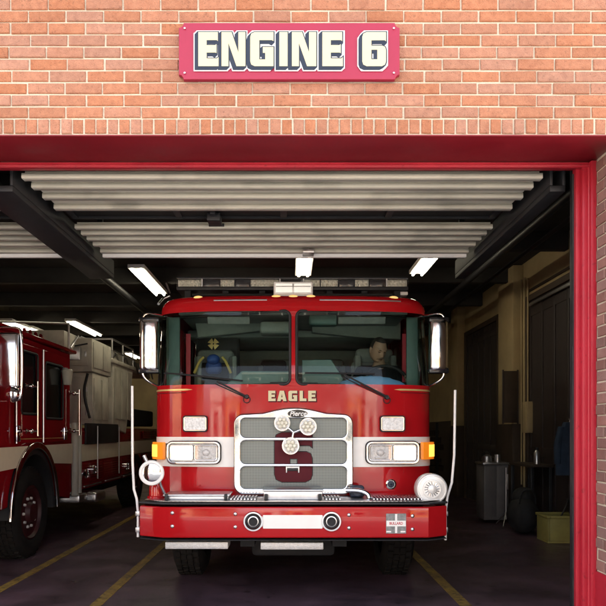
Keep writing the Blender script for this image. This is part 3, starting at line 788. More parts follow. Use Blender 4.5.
# headlamp clusters, turn lamps and amber side markers
def chrome_frame(mb, x0_, x1_, z0_, z1_, y, wd, dep, r_):
    o_ = rrect(x0_, x1_, z0_, z1_, r_); i_ = rrect(x0_ + wd, x1_ - wd, z0_ + wd, z1_ - wd, max(.004, r_ - wd * .6))
    mb.plate([o_, i_], dep, .004, front(y))
def cluster(sgn):
    pxs = (167.5, 220.5, 441.5, 463.5) if sgn < 0 else (366, 418.5, 441.5, 463.5)
    y = CY + .0
    x0_, x1_ = X(pxs[0], y), X(pxs[1], y); z0_, z1_ = z_py(pxs[3]), z_py(pxs[2])
    g_ = MB(); chrome_frame(g_, x0_, x1_, z0_, z1_, y - .010, .016, .075, .05)
    o = g_.build('headlight_cluster', M['chrome'], en)
    MB().plate([rrect(x0_ - .007, x1_ + .007, z0_ - .007, z1_ + .007, .055), rrect(x0_ + .004, x1_ - .004, z0_ + .004, z1_ - .004, .048)], .03, .004, front(y - .0)).build('gasket', M['black'], o)
    MB().plate([rrect(x0_ + .01, x1_ - .01, z0_ + .01, z1_ - .01, .04)], .02, 0, front(y + .022)).build('backing', M['lamp_off'], o)
    xm = (x0_ + x1_) / 2; ow = .012
    for k in (0, 1):
        a, c = (x0_ + .026, xm - ow * .4) if k == 0 else (xm + ow * .4, x1_ - .026)
        outer = (k == 0) == (sgn < 0)
        h = MB(); chrome_frame(h, a, c, z0_ + .028, z1_ - .028, y - .008, .009, .04, .018)
        ho = h.build('headlight', M['chrome'], o)
        rfm = MB().plate([rrect(a + .009, c - .009, z0_ + .036, z1_ - .036, .014)], .008, 0, front(y + .004))
        rfm.build('reflector', M['lamp_on'] if outer else M['lamp_off'], ho)
        if not outer: MB().sphere(((a + c) / 2, y - .002, (z0_ + z1_) / 2), .03, (1.2, .4, 1)).box((a + c) / 2 - .05, (a + c) / 2 + .05, y - .012, y - .004, z0_ + .045, z0_ + .06, .003).build('bulb_shield', M['lamp_off'], ho)
        MB().plate([rrect(a + .010, c - .010, z0_ + .037, z1_ - .037, .014)], .003, 0, front(y - .022)).build('lens', M['lens'], ho)
    # side marker on the corner
    sx = s_px(160 if sgn < 0 else 427.5)
    mk = MB(); za_, zb_ = z_py(460), z_py(442.5)
    sa, sb_ = (s_px(170.5), -SMAX + .02) if sgn < 0 else (SMAX - .02, s_px(416.5))
    arc = [sb_ + (sa - sb_) * k / 10 for k in range(11)]
    def strip(zlo, zhi, off, lst, nm, mt, par):
        q = MB(); v0 = [q.bm.verts.new(cabF(s_, zlo, off)) for s_ in lst]; v1 = [q.bm.verts.new(cabF(s_, zhi, off)) for s_ in lst]
        b0 = [q.bm.verts.new(cabF(s_, zlo, .0)) for s_ in lst]; b1 = [q.bm.verts.new(cabF(s_, zhi, .0)) for s_ in lst]
        n = len(lst)
        for k in range(n - 1):
            q.bm.faces.new((v0[k], v0[k + 1], v1[k + 1], v1[k])); q.bm.faces.new((b0[k], v0[k], v0[k + 1], b0[k + 1])); q.bm.faces.new((v1[k], b1[k], b1[k + 1], v1[k + 1])) if False else q.bm.faces.new((v1[k], v1[k + 1], b1[k + 1], b1[k]))
        q.bm.faces.new((b0[0], b1[0], v1[0], v0[0])); q.bm.faces.new((b0[-1], v0[-1], v1[-1], b1[-1]))
        bmesh.ops.recalc_face_normals(q.bm, faces=q.bm.faces[:])
        return q.build(nm, mt, par, 30)
    base = strip(za_ + .008, zb_ - .008, .018, arc, 'marker_base', M['chrome'], en)
    la = (s_px(165.5), -SMAX + .06) if sgn < 0 else (SMAX - .06, s_px(420.5))
    arc2 = [min(la) + (max(la) - min(la)) * k / 10 for k in range(11)]
    mk_ = strip(za_, zb_, .040, arc2, 'side_marker', M['amber_rim'], en)
    w3 = max(arc2) - min(arc2); arc3 = [min(arc2) + w3 * (.22 + .56 * k / 8) for k in range(9)]
    strip(za_ + .022, zb_ - .022, .044, arc3, 'bulb_glow', M['amber'], mk_)
    # upper turn lamp
    tx = (183.5, 206.5) if sgn < 0 else (381, 404.5)
    x0_, x1_ = X(tx[0], y), X(tx[1], y); z0_, z1_ = z_py(431), z_py(416.5)
    t = MB(); chrome_frame(t, x0_, x1_, z0_, z1_, y + .018, .011, .05, .02)
    to = t.build('turn_lamp', M['chrome'], en)
    MB().plate([rrect(x0_ - .009, x1_ + .009, z0_ - .009, z1_ + .009, .026), rrect(x0_ + .004, x1_ - .004, z0_ + .004, z1_ - .004, .018)], .03, .004, front(y + .014)).build('gasket', M['black'], to)
    MB().plate([rrect(x0_ + .006, x1_ - .006, z0_ + .006, z1_ - .006, .015)], .012, .003, front(y + .008)).build('lens', M['lamp_off'], to)
cluster(-1); cluster(1)

# grille
gx0, gx1, gz0, gz1 = X(234.5, CY), X(352.5, CY), z_py(493.5), z_py(414.5)
gy = CY - .045
def grille_outline(grow=0.):
    p = rrect(gx0 - grow, gx1 + grow, gz0 - grow, gz1 + grow, .085 + grow, 8)
    cut = []
    xs0, xs1 = X(258, CY), X(331, CY); zc = z_py(408.3) + grow
    # first corner is top right, then top left: insert the raised crown between them
    n = 9
    cut = p[:n] + [(xs1 - (xs1 - xs0) * k / 14, gz1 + grow + (zc - gz1 - grow) * (.5 - .5 * math.cos(2 * PI * k / 14)) ** .6) for k in range(1, 14)] + p[n:]
    return cut
holes = []
rows_px = ((418.5, 437.2), (440.6, 463.2), (466.2, 487.8))
hx0, hx1 = X(241, CY), X(346, CY)
for a, c in rows_px: holes.append(rrect(hx0, hx1, z_py(c), z_py(a), .045))
# the top opening dips under the badge
gr = MB(); gr.plate([grille_outline()] + holes, .05, .010, front(gy), res=3)
go = gr.build('grille', M['chrome'], en)
MB().plate([grille_outline(.006)], .03, .006, front(CY + .002)).build('surround', M['black'], go)
MB().box(hx0 - .01, hx1 + .01, gy + .020, gy + .024, z_py(490), z_py(416)).build('mesh_screen', M['grille'], go, 0)
six = glyph('6', X(274.8, CY), X(312, CY), z_py(481.5), z_py(432.5))
sixo = MB().plate(six, .006, .001, front(gy + .012)).build('grille_number', M['maroon'], go, 0)
MB().plate(six, .003, 0, front(gy + .0165), offset=.007).build('outline', M['black'], sixo, 0)
c = MB(); yy = gy - .002
xm, zm = X(292.6, CY), z_py(468.5)
c.box(xm - .060, xm - .048, yy, yy + .012, zm - .035, zm + .035, .003).box(xm + .048, xm + .060, yy, yy + .012, zm - .035, zm + .035, .003).box(xm - .049, xm + .049, yy, yy + .01, zm + .005, zm + .022, .003)
c.build('latch_plate', M['satin'], go)
MB().box(xm - .047, xm + .047, yy + .002, yy + .009, zm - .018, zm + .004, .002).build('latch_recess', M['black'], go)
# oval badge
bx_, bz = X(297.5, CY), z_py(413.8)
ov = [(bx_ + .088 * math.cos(2 * PI * k / 32), bz + .034 * math.sin(2 * PI * k / 32)) for k in range(32)]
bd = MB().plate([ov], .012, .003, front(gy - .036)).build('badge', M['gloss_black'], go)
me = text_mesh('Pierce', .058, .003, .3, .0012); tb = MB(); tb.bm.from_mesh(me); bpy.data.meshes.remove(me)
for v in tb.bm.verts: v.co = Vector((bx_ + .002 + v.co.x, gy - .047 - v.co.z, bz - .002 + v.co.y))
tb.build('badge_lettering', M['white'], bd, 0)
# three round warning lamps on a bracket
br = MB()
lamps = ((282.4, 423.2, 8.3), (307.6, 426.8, 8.9), (290.6, 445.5, 8.9))
pts = [Vector((X(a, CY), gy - .06, z_py(c_))) for a, c_, _ in lamps]
jn = Vector((X(293.5, CY), gy - .055, z_py(432.5)))
for p in pts: br.tube([p, jn], .011)
br.tube([jn, jn + Vector((0, .06, .0))], .014)
br.build('lamp_bracket', M['chrome'], en)
for (a, c_, rp), p in zip(lamps, pts):
    rr = rp * CY / FX * .98
    hb = MB().lathe([(0, -.07), (rr * .5, -.068), (rr * .86, -.03), (rr * .96, 0), (rr, .012), (rr * .97, .022), (rr * .88, .022), (rr * .86, .010), (0, .008)], p, (0, -1, 0), 32)
    h = hb.build('grille_lamp', M['chrome'], en)
    MB().lathe([(0, .016), (rr * .4, .015), (rr * .84, .012)], p, (0, -1, 0), 28).build('reflector', M['lamp_off'], h)
    f = MB()
    for k in range(7):
        an = 2 * PI * k / 6; q = p + Vector((0 if k == 6 else rr * .48 * math.cos(an), -.024, 0 if k == 6 else rr * .48 * math.sin(an)))
        f.sphere(q, rr * .255, (1, .6, 1), 12)
    f.build('lens', M['led'], h)
# small round badge on the right lower panel
p = Vector((X(391, CY), CY + .01, z_py(484.5)))
p = cabF(s_px(391), z_py(484.5))
MB().lathe([(.046, -.005), (.046, .008), (.036, .014), (.034, .008), (0, .008)], p, (0, -1, 0), 28).build('round_badge', M['chrome'], en)
MB().lathe([(.033, .009), (.0, .0105)], p, (0, -1, 0), 24).box(p.x - .006, p.x + .006, p.y - .014, p.y - .010, p.z - .028, p.z + .028, .001).box(p.x - .024, p.x + .024, p.y - .014, p.y - .010, p.z - .006, p.z + .006, .001).build('badge_face', M['slate'], en)
# amber roof markers
for px in (197, 276, 293.5, 311, 395):
    s_ = s_px(px, 2.5); q = cabF(s_, ZW1 + .045); yv = q.y + .03; zq = ZW1 + .045 + .098
    MB().sphere((q.x, yv + .05, zq), .045, (1, .55, .42), 14).build('roof_marker', M['amber_off'], en)

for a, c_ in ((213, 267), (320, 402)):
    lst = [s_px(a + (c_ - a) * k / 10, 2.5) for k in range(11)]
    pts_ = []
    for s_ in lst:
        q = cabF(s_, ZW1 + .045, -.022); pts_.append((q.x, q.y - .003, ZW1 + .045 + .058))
    MB().tube(pts_, .007, 8).build('brow_highlight', M['satin'], en)  # slim pale rods added to draw the highlight along the roof brow

# bumper with angled ends
BY = 5.35
bz0, bz1 = Z(539.5, BY), Z(505.5, BY)
bxl, bxr = X(163, BY), X(428.5, BY); exl, exr = X(140, 5.46), X(446.5, 5.46)
def prism(mb, poly, z0_, z1_, bev=.0):
    mb.plate([poly], z1_ - z0_ - 2 * bev, bev, lambda u, v, w_: Vector((u, v, (z0_ + z1_) / 2 + w_)))
poly = [(bxl, BY), (bxr, BY), (exr, 5.46), (exr, 5.80), (exl, 5.80), (exl, 5.46)]
bp = MB(); prism(bp, poly, bz0, bz1, .012)
bpo = bp.build('bumper', M['red'], en, 30)
def grow(poly, g): return [(u + g * (1 if u > EX else -1) * .6, v - (g if v < 5.5 else 0)) for u, v in poly]
q = MB(); prism(q, grow(poly, .010), bz1 + .002, bz1 + .026, .004); q.build('rubber_edge', M['black'], bpo, 30)
q = MB(); prism(q, grow(poly, .002), bz0 - .014, bz0 - .002, .003); q.build('lower_edge', M['dark'], bpo, 30)
q = MB(); prism(q, [(exl + .03, 5.49), (bxl + .02, 5.38), (bxr - .02, 5.38), (exr - .03, 5.49), (exr - .03, 5.95), (exl + .03, 5.95)], bz1 + .027, bz1 + .033); q.build('deck_plate', M['tread'], en, 0)
MB().plate([rrect(X(263, BY), X(322.5, BY), Z(528.5, BY), Z(515, BY), .006)], .004, .001, front(BY - .005)).build('white_plate', M['white'], bpo)
for px in (253.3, 331.3):
    p = Vector((X(px, BY), BY - .002, Z(521.3, BY)))
    h = MB().lathe([(.055, -.0), (.084, -.0), (.084, .012), (.078, .020), (.066, .020), (.060, .006), (.052, -.03), (.030, -.10), (.0, -.11)], p, (0, -1, 0), 36)
    ho = h.build('air_horn', M['chrome'], bpo)
    MB().lathe([(.058, .008), (.050, .004), (.030, .0005), (.0, .0)], p, (0, -1, 0), 30).build('horn_throat', M['dark'], ho)
    MB().lathe([(.044, .012), (.044, .017), (.036, .019), (.034, .010)], p, (0, -1, 0), 30).build('inner_ring', M['satin'], ho)
for px, py in ((172.3, 513), (172.3, 526.3), (235.3, 514), (235.3, 527), (349, 515), (349, 528), (412.5, 516), (412.5, 529.3)):
    MB().sphere((X(px, BY), BY - .001, Z(py, BY)), .016, (1, .5, 1), 12).build('bolt', M['satin'], bpo)
# sticker plate
sx0, sx1, sz0, sz1 = X(386, BY), X(406, BY), Z(533.5, BY), Z(513.5, BY)
sk = MB().plate([rrect(sx0, sx1, sz0, sz1, .004)], .003, 0, front(BY - .004)).build('sticker', M['sticker'], bpo, 0)
xm, zm = (sx0 + sx1) / 2, (sz0 + sz1) / 2
MB().box(sx0 + .003, sx1 - .003, BY - .0072, BY - .0062, zm - .022, zm + .024).box(xm - .009, xm + .009, BY - .0070, BY - .0061, sz0 + .005, sz1 - .004).box(sx0 + .002, sx0 + .04, BY - .0071, BY - .0061, sz0 + .01, sz0 + .022).box(sx1 - .045, sx1 - .006, BY - .0071, BY - .0061, sz0 + .01, sz0 + .022).build('sticker_panel', M['white'], sk, 0)
me = text_mesh('BULLARD', .030, .001, 0, .0008); tb = MB(); tb.bm.from_mesh(me); bpy.data.meshes.remove(me)
for v in tb.bm.verts: v.co = Vector((xm + v.co.x * .86, BY - .0080 - v.co.z, zm + .001 + v.co.y))
tb.build('sticker_lettering', M['text_red'], sk, 0)
# folding steps under the bumper
for a, c_, e_ in ((165, 228, 542), (260.5, 323.5, 542.6)):
    MB().box(X(a, BY + .05), X(c_, BY + .05), BY + .05, BY + .30, Z(e_ + 7.2, BY + .05), Z(e_, BY + .05), .008).build('step', M['step'], en)
    MB().box(X(a + 8, BY + .1), X(a + 12, BY + .1), BY + .12, BY + .22, .58, bz0 + .01, .003).build('step_bracket', M['dark'], en); MB().box(X(c_ - 12, BY + .1), X(c_ - 8, BY + .1), BY + .12, BY + .22, .58, bz0 + .01, .003).build('step_bracket', M['dark'], en)
# hose tray lids and serrated treads on the deck
dz = bz1 + .034
for a, c_, zt_ in ((164, 230, .045), (262.5, 323.5, .085)):
    l = MB(); l.box(X(a, 5.5), X(c_, 5.5), 5.45, 5.78, dz + zt_ - .014, dz + zt_, .005).box(X(a + 1.5, 5.5), X(c_ - 1.5, 5.5), 5.47, 5.76, dz, dz + zt_ - .016, .004)
    lo_ = l.build('tray_lid', M['satin'], en)
    for q0 in (a + 2, c_ - 5): MB().box(X(q0, 5.5), X(q0 + 3, 5.5), 5.435, 5.468, dz + .0, dz + .05, .004).build('lid_latch', M['black'], lo_)
for a, c_ in ((231, 261), (325, 345), (372, 425)):
    t = MB(); n = int((X(c_, 5.5) - X(a, 5.5)) / .028)
    for k in range(n):
        xx = X(a, 5.5) + k * .028
        t.box(xx, xx + .015, 5.42, 5.70, dz + .001, dz + .016, .003)
    t.build('grip_strip', M['satin'], en)
# chrome suction elbow at the right of the grille
e = MB().tube([(X(346, 5.6), 5.62, z_py(487.5)), (X(360, 5.6), 5.60, z_py(487.5)), (X(368, 5.6), 5.59, z_py(491)), (X(369, 5.6), 5.58, dz)], .020, 12, smooth=2)
e.build('chrome_pipe', M['chrome'], en)
MB().box(X(350, 5.7), X(364, 5.7), 5.66, 5.78, dz, dz + .10, .02).cyl((X(357, 5.66), 5.665, dz + .05), (X(357, 5.66), 5.63, dz + .05), .035).build('valve_body', M['slate'], en)

# convex crossover mirror on a bracket (left corner) with the red beacon below it
p = Vector((X(151.8, 5.5), 5.50, Z(472.8, 5.5)))
cm = MB().lathe([(0, -.05), (.07, -.045), (.098, -.01), (.106, .010), (.100, .022), (.084, .024), (.076, .012)], p, (0, -1, 0), 40).build('crossover_mirror', M['white'], en)
MB().lathe([(.079, .012), (.06, .020), (.03, .026), (0, .028)], p, (0, -1, 0), 36).build('mirror_face', M['mirror'], cm)
MB().tube([p + Vector((-.02, .03, .09)), Vector((X(146, 5.5), 5.53, Z(462, 5.5))), Vector((X(143, 5.5), 5.53, Z(455.5, 5.5)))], .015, 10).build('mirror_bracket', M['satin'], cm)
MB().tube([p + Vector((.06, .02, -.07)), Vector((X(160, 5.5), 5.54, Z(486, 5.5))), Vector((X(163, 5.5), 5.58, Z(495, 5.5)))], .012, 10).build('mirror_bracket', M['satin'], cm)
p = Vector((X(155.5, 5.62), 5.64, bz1 + .03))
MB().lathe([(.066, 0), (.068, .02), (.060, .022), (.058, .09), (.048, .125), (0, .135)], p, (0, 0, 1), 28).build('corner_beacon', M['red_lens'], en)
MB().lathe([(.074, 0), (.074, .018), (.06, .024)], p, (0, 0, 1), 28).build('beacon_base', M['red'], en)
# mechanical siren on the right corner
p = Vector((X(431.5, 5.5), 5.50, Z(489, 5.5))); r_ = 15.6 * 5.5 / FX
sb = MB().lathe([(0, -.26), (r_ * .55, -.25), (r_ * .72, -.17), (r_ * .98, -.10), (r_, -.02), (r_ * 1.0, .012), (r_ * .94, .026), (r_ * .88, .028), (r_ * .85, .020), (r_ * .62, .024), (r_ * .60, .030), (r_ * .54, .031), (r_ * .52, .020), (r_ * .30, .022), (r_ * .27, .032), (r_ * .12, .040), (0, .040)], p, (0, -1, 0), 44)
sbo = sb.build('siren', M['siren'], en)
fn = MB()
for k in range(16):
    a = 2 * PI * k / 16
    fn.tube([p + Vector((r_ * .28 * math.cos(a), -.024, r_ * .28 * math.sin(a))), p + Vector((r_ * .48 * math.cos(a + .1), -.022, r_ * .48 * math.sin(a + .1)))], .004, 6)
fn.build('vanes', M['satin'], sbo)
MB().box(p.x - .05, p.x + .05, 5.55, 5.70, bz1 + .03, p.z - r_ * .7, .01).build('siren_foot', M['satin'], en)
# bumper corner guide rods
for px0, px1, px2, py0, py1, py2, py3 in ((132.2, 132.6, 138, 386, 485, 503, 537), (455.2, 454, 445.5, 390, 476, 502, 540)):
    yv = 5.55
    rd = MB().tube([(X(px0, yv), yv, Z(py0, yv)), (X(px1, yv), yv, Z(py1, yv)), (X(px2, yv), yv, Z(py2, yv)), (X(px2, yv), yv, Z(py3, yv))], .0108, 10, smooth=1)
    ro = rd.build('guide_rod', M['white'], en)
    for q0, q1 in ((516, 511), (532, 527)): MB().box(X(px2, yv) - .018, X(px2, yv) + .018, yv - .02, yv + .06, Z(q0, yv), Z(q1, yv), .004).build('rod_clamp', M['satin'], ro)

# wing mirrors
def wing(sgn):
    yv = 6.02
    a, c_ = (139.5, 158.5) if sgn < 0 else (429.5, 448)
    x0_, x1_ = X(a, yv), X(c_, yv); z0_, z1_ = Z(372, yv), Z(318.5, yv)
    t = MB(); t.box(x0_, x1_, yv - .035, yv + .09, z0_, z1_, .045, 5)
    o = t.build('wing_mirror', M['chrome'], en)
    MB().box(x0_ + .02, x1_ - .02, yv + .088, yv + .096, z0_ + .05, z1_ - .05, .003).build('mirror_glass', M['mirror'], o)
    xm_ = (x0_ + x1_) / 2
    cx = EX + sgn * 1.235
    def q_(px): return X(px if sgn < 0 else 587 - px, yv)
    for pth in ([(q_(142.5), yv + .02, z1_ - .03), (q_(142.5), yv + .02, Z(315, yv)), (q_(148), yv + .04, Z(312.5, yv)), (cx - sgn * .02, 6.2, Z(313, yv))],
                [(q_(142.5), yv + .02, z0_ + .03), (q_(142.5), yv + .02, Z(377, yv)), (q_(150), yv + .06, Z(383, yv)), (cx - sgn * .02, 6.2, Z(388.5, 6.15))]):
        MB().tube(pth, .0125, 10, smooth=2).build('mirror_arm', M['chrome'], o)
    for za_, zb_ in ((z0_ - .012, z0_ + .035), (z1_ - .035, z1_ + .012)): MB().box(x0_ - .006, x1_ + .006, yv - .02, yv + .08, za_, zb_, .012).build('end_cap', M['gloss_black'], o)
wing(-1); wing(1)
# wipers
for piv, elb, b0, b1 in (((246.6, 396.8), (218, 382), (166.5, 372.5), (243, 381.5)), ((387, 397.2), (343, 375.5), (305, 373.8), (374, 374.6))):
    def fp(q, off):
        s_ = s_px(q[0], 1.95); return cabF(s_, z_py(q[1]), off)
    wi = MB().tube([fp(piv, .03), fp(elb, .055)], .008, 8).tube([fp((piv[0], piv[1] + 1.2), .016), fp((elb[0] - 2, elb[1] + 2), .045)], .005, 8)
    wo_ = wi.build('wiper_arm', M['black'], en)
    MB().tube([fp((b0[0] + (b1[0] - b0[0]) * k / 8, b0[1] + (b1[1] - b0[1]) * k / 8), .035) for k in range(9)], .009, 6).build('wiper_blade', M['black'], wo_)
    q = fp(piv, .0)
    MB().cyl(q, q + Vector((0, -.035, 0)), .022, .016, 16).build('pivot_cap', M['black'], wo_)
    MB().tube([q + Vector((.03 * math.cos(a) - .0, -.012, .030 * math.sin(a) - .025)) for a in [2 * PI * k / 14 for k in range(14)]], .004, 6, True).build('washer_hose', M['black'], wo_)

# light bar
LY = 6.42
lx0, lx1 = X(176.5, LY), X(408.5, LY); lz0, lz1 = Z(290, LY), Z(276.5, LY)
lb = MB(); lb.box(lx0, lx1, LY, LY + .34, lz0, lz0 + .035, .008).box(lx0, lx1, LY + .004, LY + .335, lz1 - .022, lz1, .008).build('light_bar', M['steel_dark'], en)
lbo = [o for o in en.children if o.name.startswith('light_bar')][0]
MB().box(lx0 + .012, lx1 - .012, LY + .05, LY + .30, lz0 + .03, lz1 - .015).build('inner_tray', M['smoke'], lbo)
seg_px = [(177.5, 201), (203, 219), (220, 234), (235, 249), (250.5, 279), (281, 303), (304, 320), (321, 338), (339.5, 354), (355.5, 369), (370, 386), (387.5, 407.5)]
led_on = (0, 2, 4, 6, 7, 9, 11)
for i, (a, c_) in enumerate(seg_px):
    x0_, x1_ = X(a, LY), X(c_, LY)
    md = MB().box(x0_, x1_, LY + .030, LY + .05, lz0 + .037, lz1 - .024, .004)
    if i in led_on:
        nx = max(3, int((x1_ - x0_) / .034))
        for k in range(nx):
            for r2 in range(2):
                md.sphere((x0_ + (x1_ - x0_) * (k + .5) / nx, LY + .030, lz0 + .037 + (lz1 - lz0 - .061) * (r2 + .5) / 2), .0155, (1, .5, 1), 8)
    md.build('led_module', M['led'] if i in led_on else M['smoke'], lbo)
for px in (202, 280, 303.5, 386.8):
    MB().box(X(px, LY) - .006, X(px, LY) + .006, LY + .002, LY + .03, lz0 + .034, lz1 - .021).build('divider', M['satin'], lbo)
MB().box(lx0 + .003, lx1 - .003, LY + .001, LY + .006, lz0 + .034, lz1 - .021).build('lens_cover', M['lens'], lbo, 0)
br = MB()
for px in (187, 225, 262, 330, 365, 398): br.box(X(px, LY) - .03, X(px, LY) + .03, LY + .04, LY + .30, 2.71, lz0 + .004, .006)
br.cyl((lx0 + .15, LY + .03, lz0 - .04), (lx1 - .15, LY + .03, lz0 - .04), .012)
br.build('bar_feet', M['dark'], lbo)
# traffic-signal emitter box in the middle
ey = LY - .10
eb = MB().box(X(273.5, ey), X(313, ey), ey, ey + .09, Z(297, ey), Z(281.5, ey), .012).build('emitter_box', M['white'], en)
MB().box(X(276, ey), X(310.5, ey), ey - .004, ey + .004, Z(287.5, ey), Z(286, ey), .001).box(X(292.7, ey), X(293.6, ey), ey - .004, ey + .004, Z(294, ey), Z(284, ey), .001).box(X(276, ey), X(310.5, ey), ey - .004, ey + .004, Z(293.6, ey), Z(292.6, ey), .001).build('emitter_slots', M['satin'], eb)
for xa, xb in ((275.5, 292.3), (294, 311)): MB().box(X(xa, ey), X(xb, ey), ey - .0035, ey + .003, Z(293, ey), Z(283.5, ey), .002).build('glow_lens', M['glow'], eb)  # glowing faces added to brighten the front of the white box
MB().tube([(X(170, 6.5), 6.5, Z(296, 6.5)), (X(163, 6.5), 6.5, Z(299, 6.5)), (X(158.5, 6.3), 6.3, Z(304, 6.3))], .012).tube([(X(170, 6.6), 6.6, Z(291, 6.5)), (X(166, 6.5), 6.5, Z(283, 6.5))], .008).build('roof_rail_end', M['satin'], en)
MB().box(X(397, 6.5), X(408, 6.5), 6.5, 6.6, Z(295, 6.5), Z(291.5, 6.5), .008).build('corner_lamp', M['white'], en)

# cab interior
db = MB(); db.box(EX - 1.10, EX + 1.10, 6.00, 6.38, 1.60, 1.88, .05, 3).build('dashboard', M['cab_grey'], en)
MB().plate([[(X(226, 6.2), Z(386, 6.2)), (X(242, 6.2), Z(371.5, 6.2)), (X(289, 6.2), Z(371.5, 6.2)), (X(289, 6.2), Z(386, 6.2))]], .16, .01, front(6.22)).build('centre_console', M['cab_trim'], en)
MB().plate([[(X(302, 6.25), Z(386, 6.25)), (X(302, 6.25), Z(360, 6.25)), (X(331, 6.25), Z(359.5, 6.25)), (X(343, 6.25), Z(378, 6.25)), (X(343, 6.25), Z(386, 6.25))]], .06, .008, front(6.27)).build('data_screen', M['cab_trim'], en)
MB().box(X(270, 6.0), X(289, 6.0), 5.985, 6.04, 1.875, 1.945, .008).build('radio_panel', M['black'], en)
MB().box(X(303, 6.0), X(318, 6.0), 5.985, 6.04, 1.875, 1.94, .008).build('radio_panel', M['black'], en)
MB().box(EX - .40, EX + .40, 6.5, 8.2, .8, 1.55, .12, 3).build('engine_tunnel', M['cab_grey'], en)
MB().plate([[(X(198, 6.9), Z(338, 6.9)), (X(194, 6.9), Z(316, 6.9)), (X(266, 6.9), Z(316, 6.9)), (X(264, 6.9), Z(331, 6.9))]], .10, .012, front(6.92)).build('overhead_panel', M['cab_grey'], en)
MB().plate([[(X(312, 7.1), Z(333, 7.1)), (X(312, 7.1), Z(320, 7.1)), (X(400, 7.1), Z(320, 7.1)), (X(400, 7.1), Z(340, 7.1)), (X(360, 7.1), Z(338, 7.1))]], .10, .012, front(7.1)).build('overhead_panel', M['cab_grey'], en)
MB().box(EX - .32, EX + .02, 6.35, 6.6, 2.44, 2.56, .03, 3).box(EX - 1.15, EX + 1.15, 7.2, 8.4, 2.52, 2.60, .02).build('overhead_console', M['cab_grey'], en)
for xa, xb in ((208, 250), (338, 385)): MB().box(X(xa, 6.2), X(xb, 6.2), 6.16, 6.18, 2.50, 2.57, .008, rot=('X', R(25))).build('sun_visor', M['seat_grey'], en)
em = MB()
for k in range(4):
    a = PI / 4 + k * PI / 2; c, sn = math.cos(a), math.sin(a); ex_, ez_ = X(213.5, 7.25), Z(344, 7.25)
    em.plate([[(ex_ + q * c - w_ * sn, ez_ + q * sn + w_ * c) for q, w_ in ((.008, -.01), (.055, -.034), (.055, .034), (.008, .01))]], .006, 0, front(7.24))
em.build('gold_emblem', M['gold'], en, 0)
MB().box(X(196, 7.3), X(240, 7.3), 7.26, 7.34, 1.6, Z(336, 7.3), .04, 3).box(X(258, 7.3), X(286, 7.3), 8.0, 8.08, 1.6, 2.36, .04, 3).build('bulkhead_panel', M['seat'], en)
for xx in (X(188, 6.5), X(404, 6.55)): MB().box(xx - .022, xx + .022, 6.52, 6.525, 1.8, 2.46).build('seat_belt', M['text_red'], en, 0)
for xa in (197, 232): MB().box(X(xa, 6.95), X(xa, 6.95) + .05, 6.93, 7.0, 1.9, Z(356, 6.95), .015).build('seat_frame', M['cab_grey'], en)
MB().box(EX - 1.10, EX + 1.10, 6.35, 8.4, 2.62, 2.66).build('headliner', M['cab_grey'], en)
MB().box(X(309, 6.3), X(337, 6.3), 6.22, 6.38, Z(326, 6.3), Z(316, 6.3), .02, 3).build('roof_radio', M['cab_green'], en)
for px in (218, 359): MB().sphere((X(px, 6.25), 6.25, Z(316, 6.2)), .022).build('dome_lamp', M['white'], en)
for sgn in (-1, 1):
    MB().box(EX + sgn * 1.13 - .055, EX + sgn * 1.13 + .055, 6.26, 6.29, 1.90, 2.58, .01).build('corner_tint', M['cab_green'], en)  # teal strip added for the tinted daylight showing through the glass corner
    MB().box(EX + sgn * 1.19 - .03, EX + sgn * 1.19 + .03, 6.34, 6.46, 1.86, 2.6, .015).build('door_pillar', M['cab_green'], en)
    MB().box(EX + sgn * 1.20 - .02, EX + sgn * 1.20 + .02, 7.0, 7.5, .95, 2.58, .01).build('door_lining', M['red2'], en)
    MB().tube([(EX + sgn * 1.12, 6.28, 1.95), (EX + sgn * 1.10, 6.33, 2.5)], .014).build('pillar_handle', M['satin'], en)
def seat(xc, y, mt):
    s_ = MB(); s_.box(xc - .25, xc + .25, y, y + .5, 1.38, 1.52, .05, 3); so_ = s_.build('seat', mt, en)
    MB().box(xc - .25, xc + .25, y + .46, y + .60, 1.48, 2.25, .06, 3, rot=('X', R(-6))).build('seat_back', mt, so_)
    MB().box(xc - .22, xc - .15, y + .42, y + .62, 1.95, 2.30, .025, 2).box(xc + .15, xc + .22, y + .42, y + .62, 1.95, 2.30, .025, 2).box(xc - .2, xc + .2, y + .5, y + .64, 2.22, 2.38, .05, 3).build('headrest', M['seat_grey'] if mt is M['seat'] else mt, so_)
    MB().box(xc - .2, xc + .2, y + .05, y + .45, .8, 1.385, .02).build('seat_base', M['black'], so_)
seat(PXS, 6.62, M['seat']); seat(DRX - .01, 6.50, M['seat_grey'])
seat(X(275, 7.6), 7.55, M['seat']); seat(X(330, 7.6), 7.55, M['seat'])
stw = MB(); wc = Vector((DRX + .02, 6.40, 1.96))
stw.tube([wc + Vector((.22 * math.cos(a), .22 * math.sin(a) * math.sin(R(35)) * 1.0, .22 * math.sin(a) * math.cos(R(35)))) for a in [2 * PI * k / 36 for k in range(36)]], .017, 8, True)
stw.tube([wc + Vector((-.2, 0, 0)), wc, wc + Vector((.2, 0, 0))], .014).tube([wc, wc + Vector((0, -.2, -.16))], .035).sphere(wc, .06, (1, .6, 1))
stw.build('steering_wheel', M['black'], en)

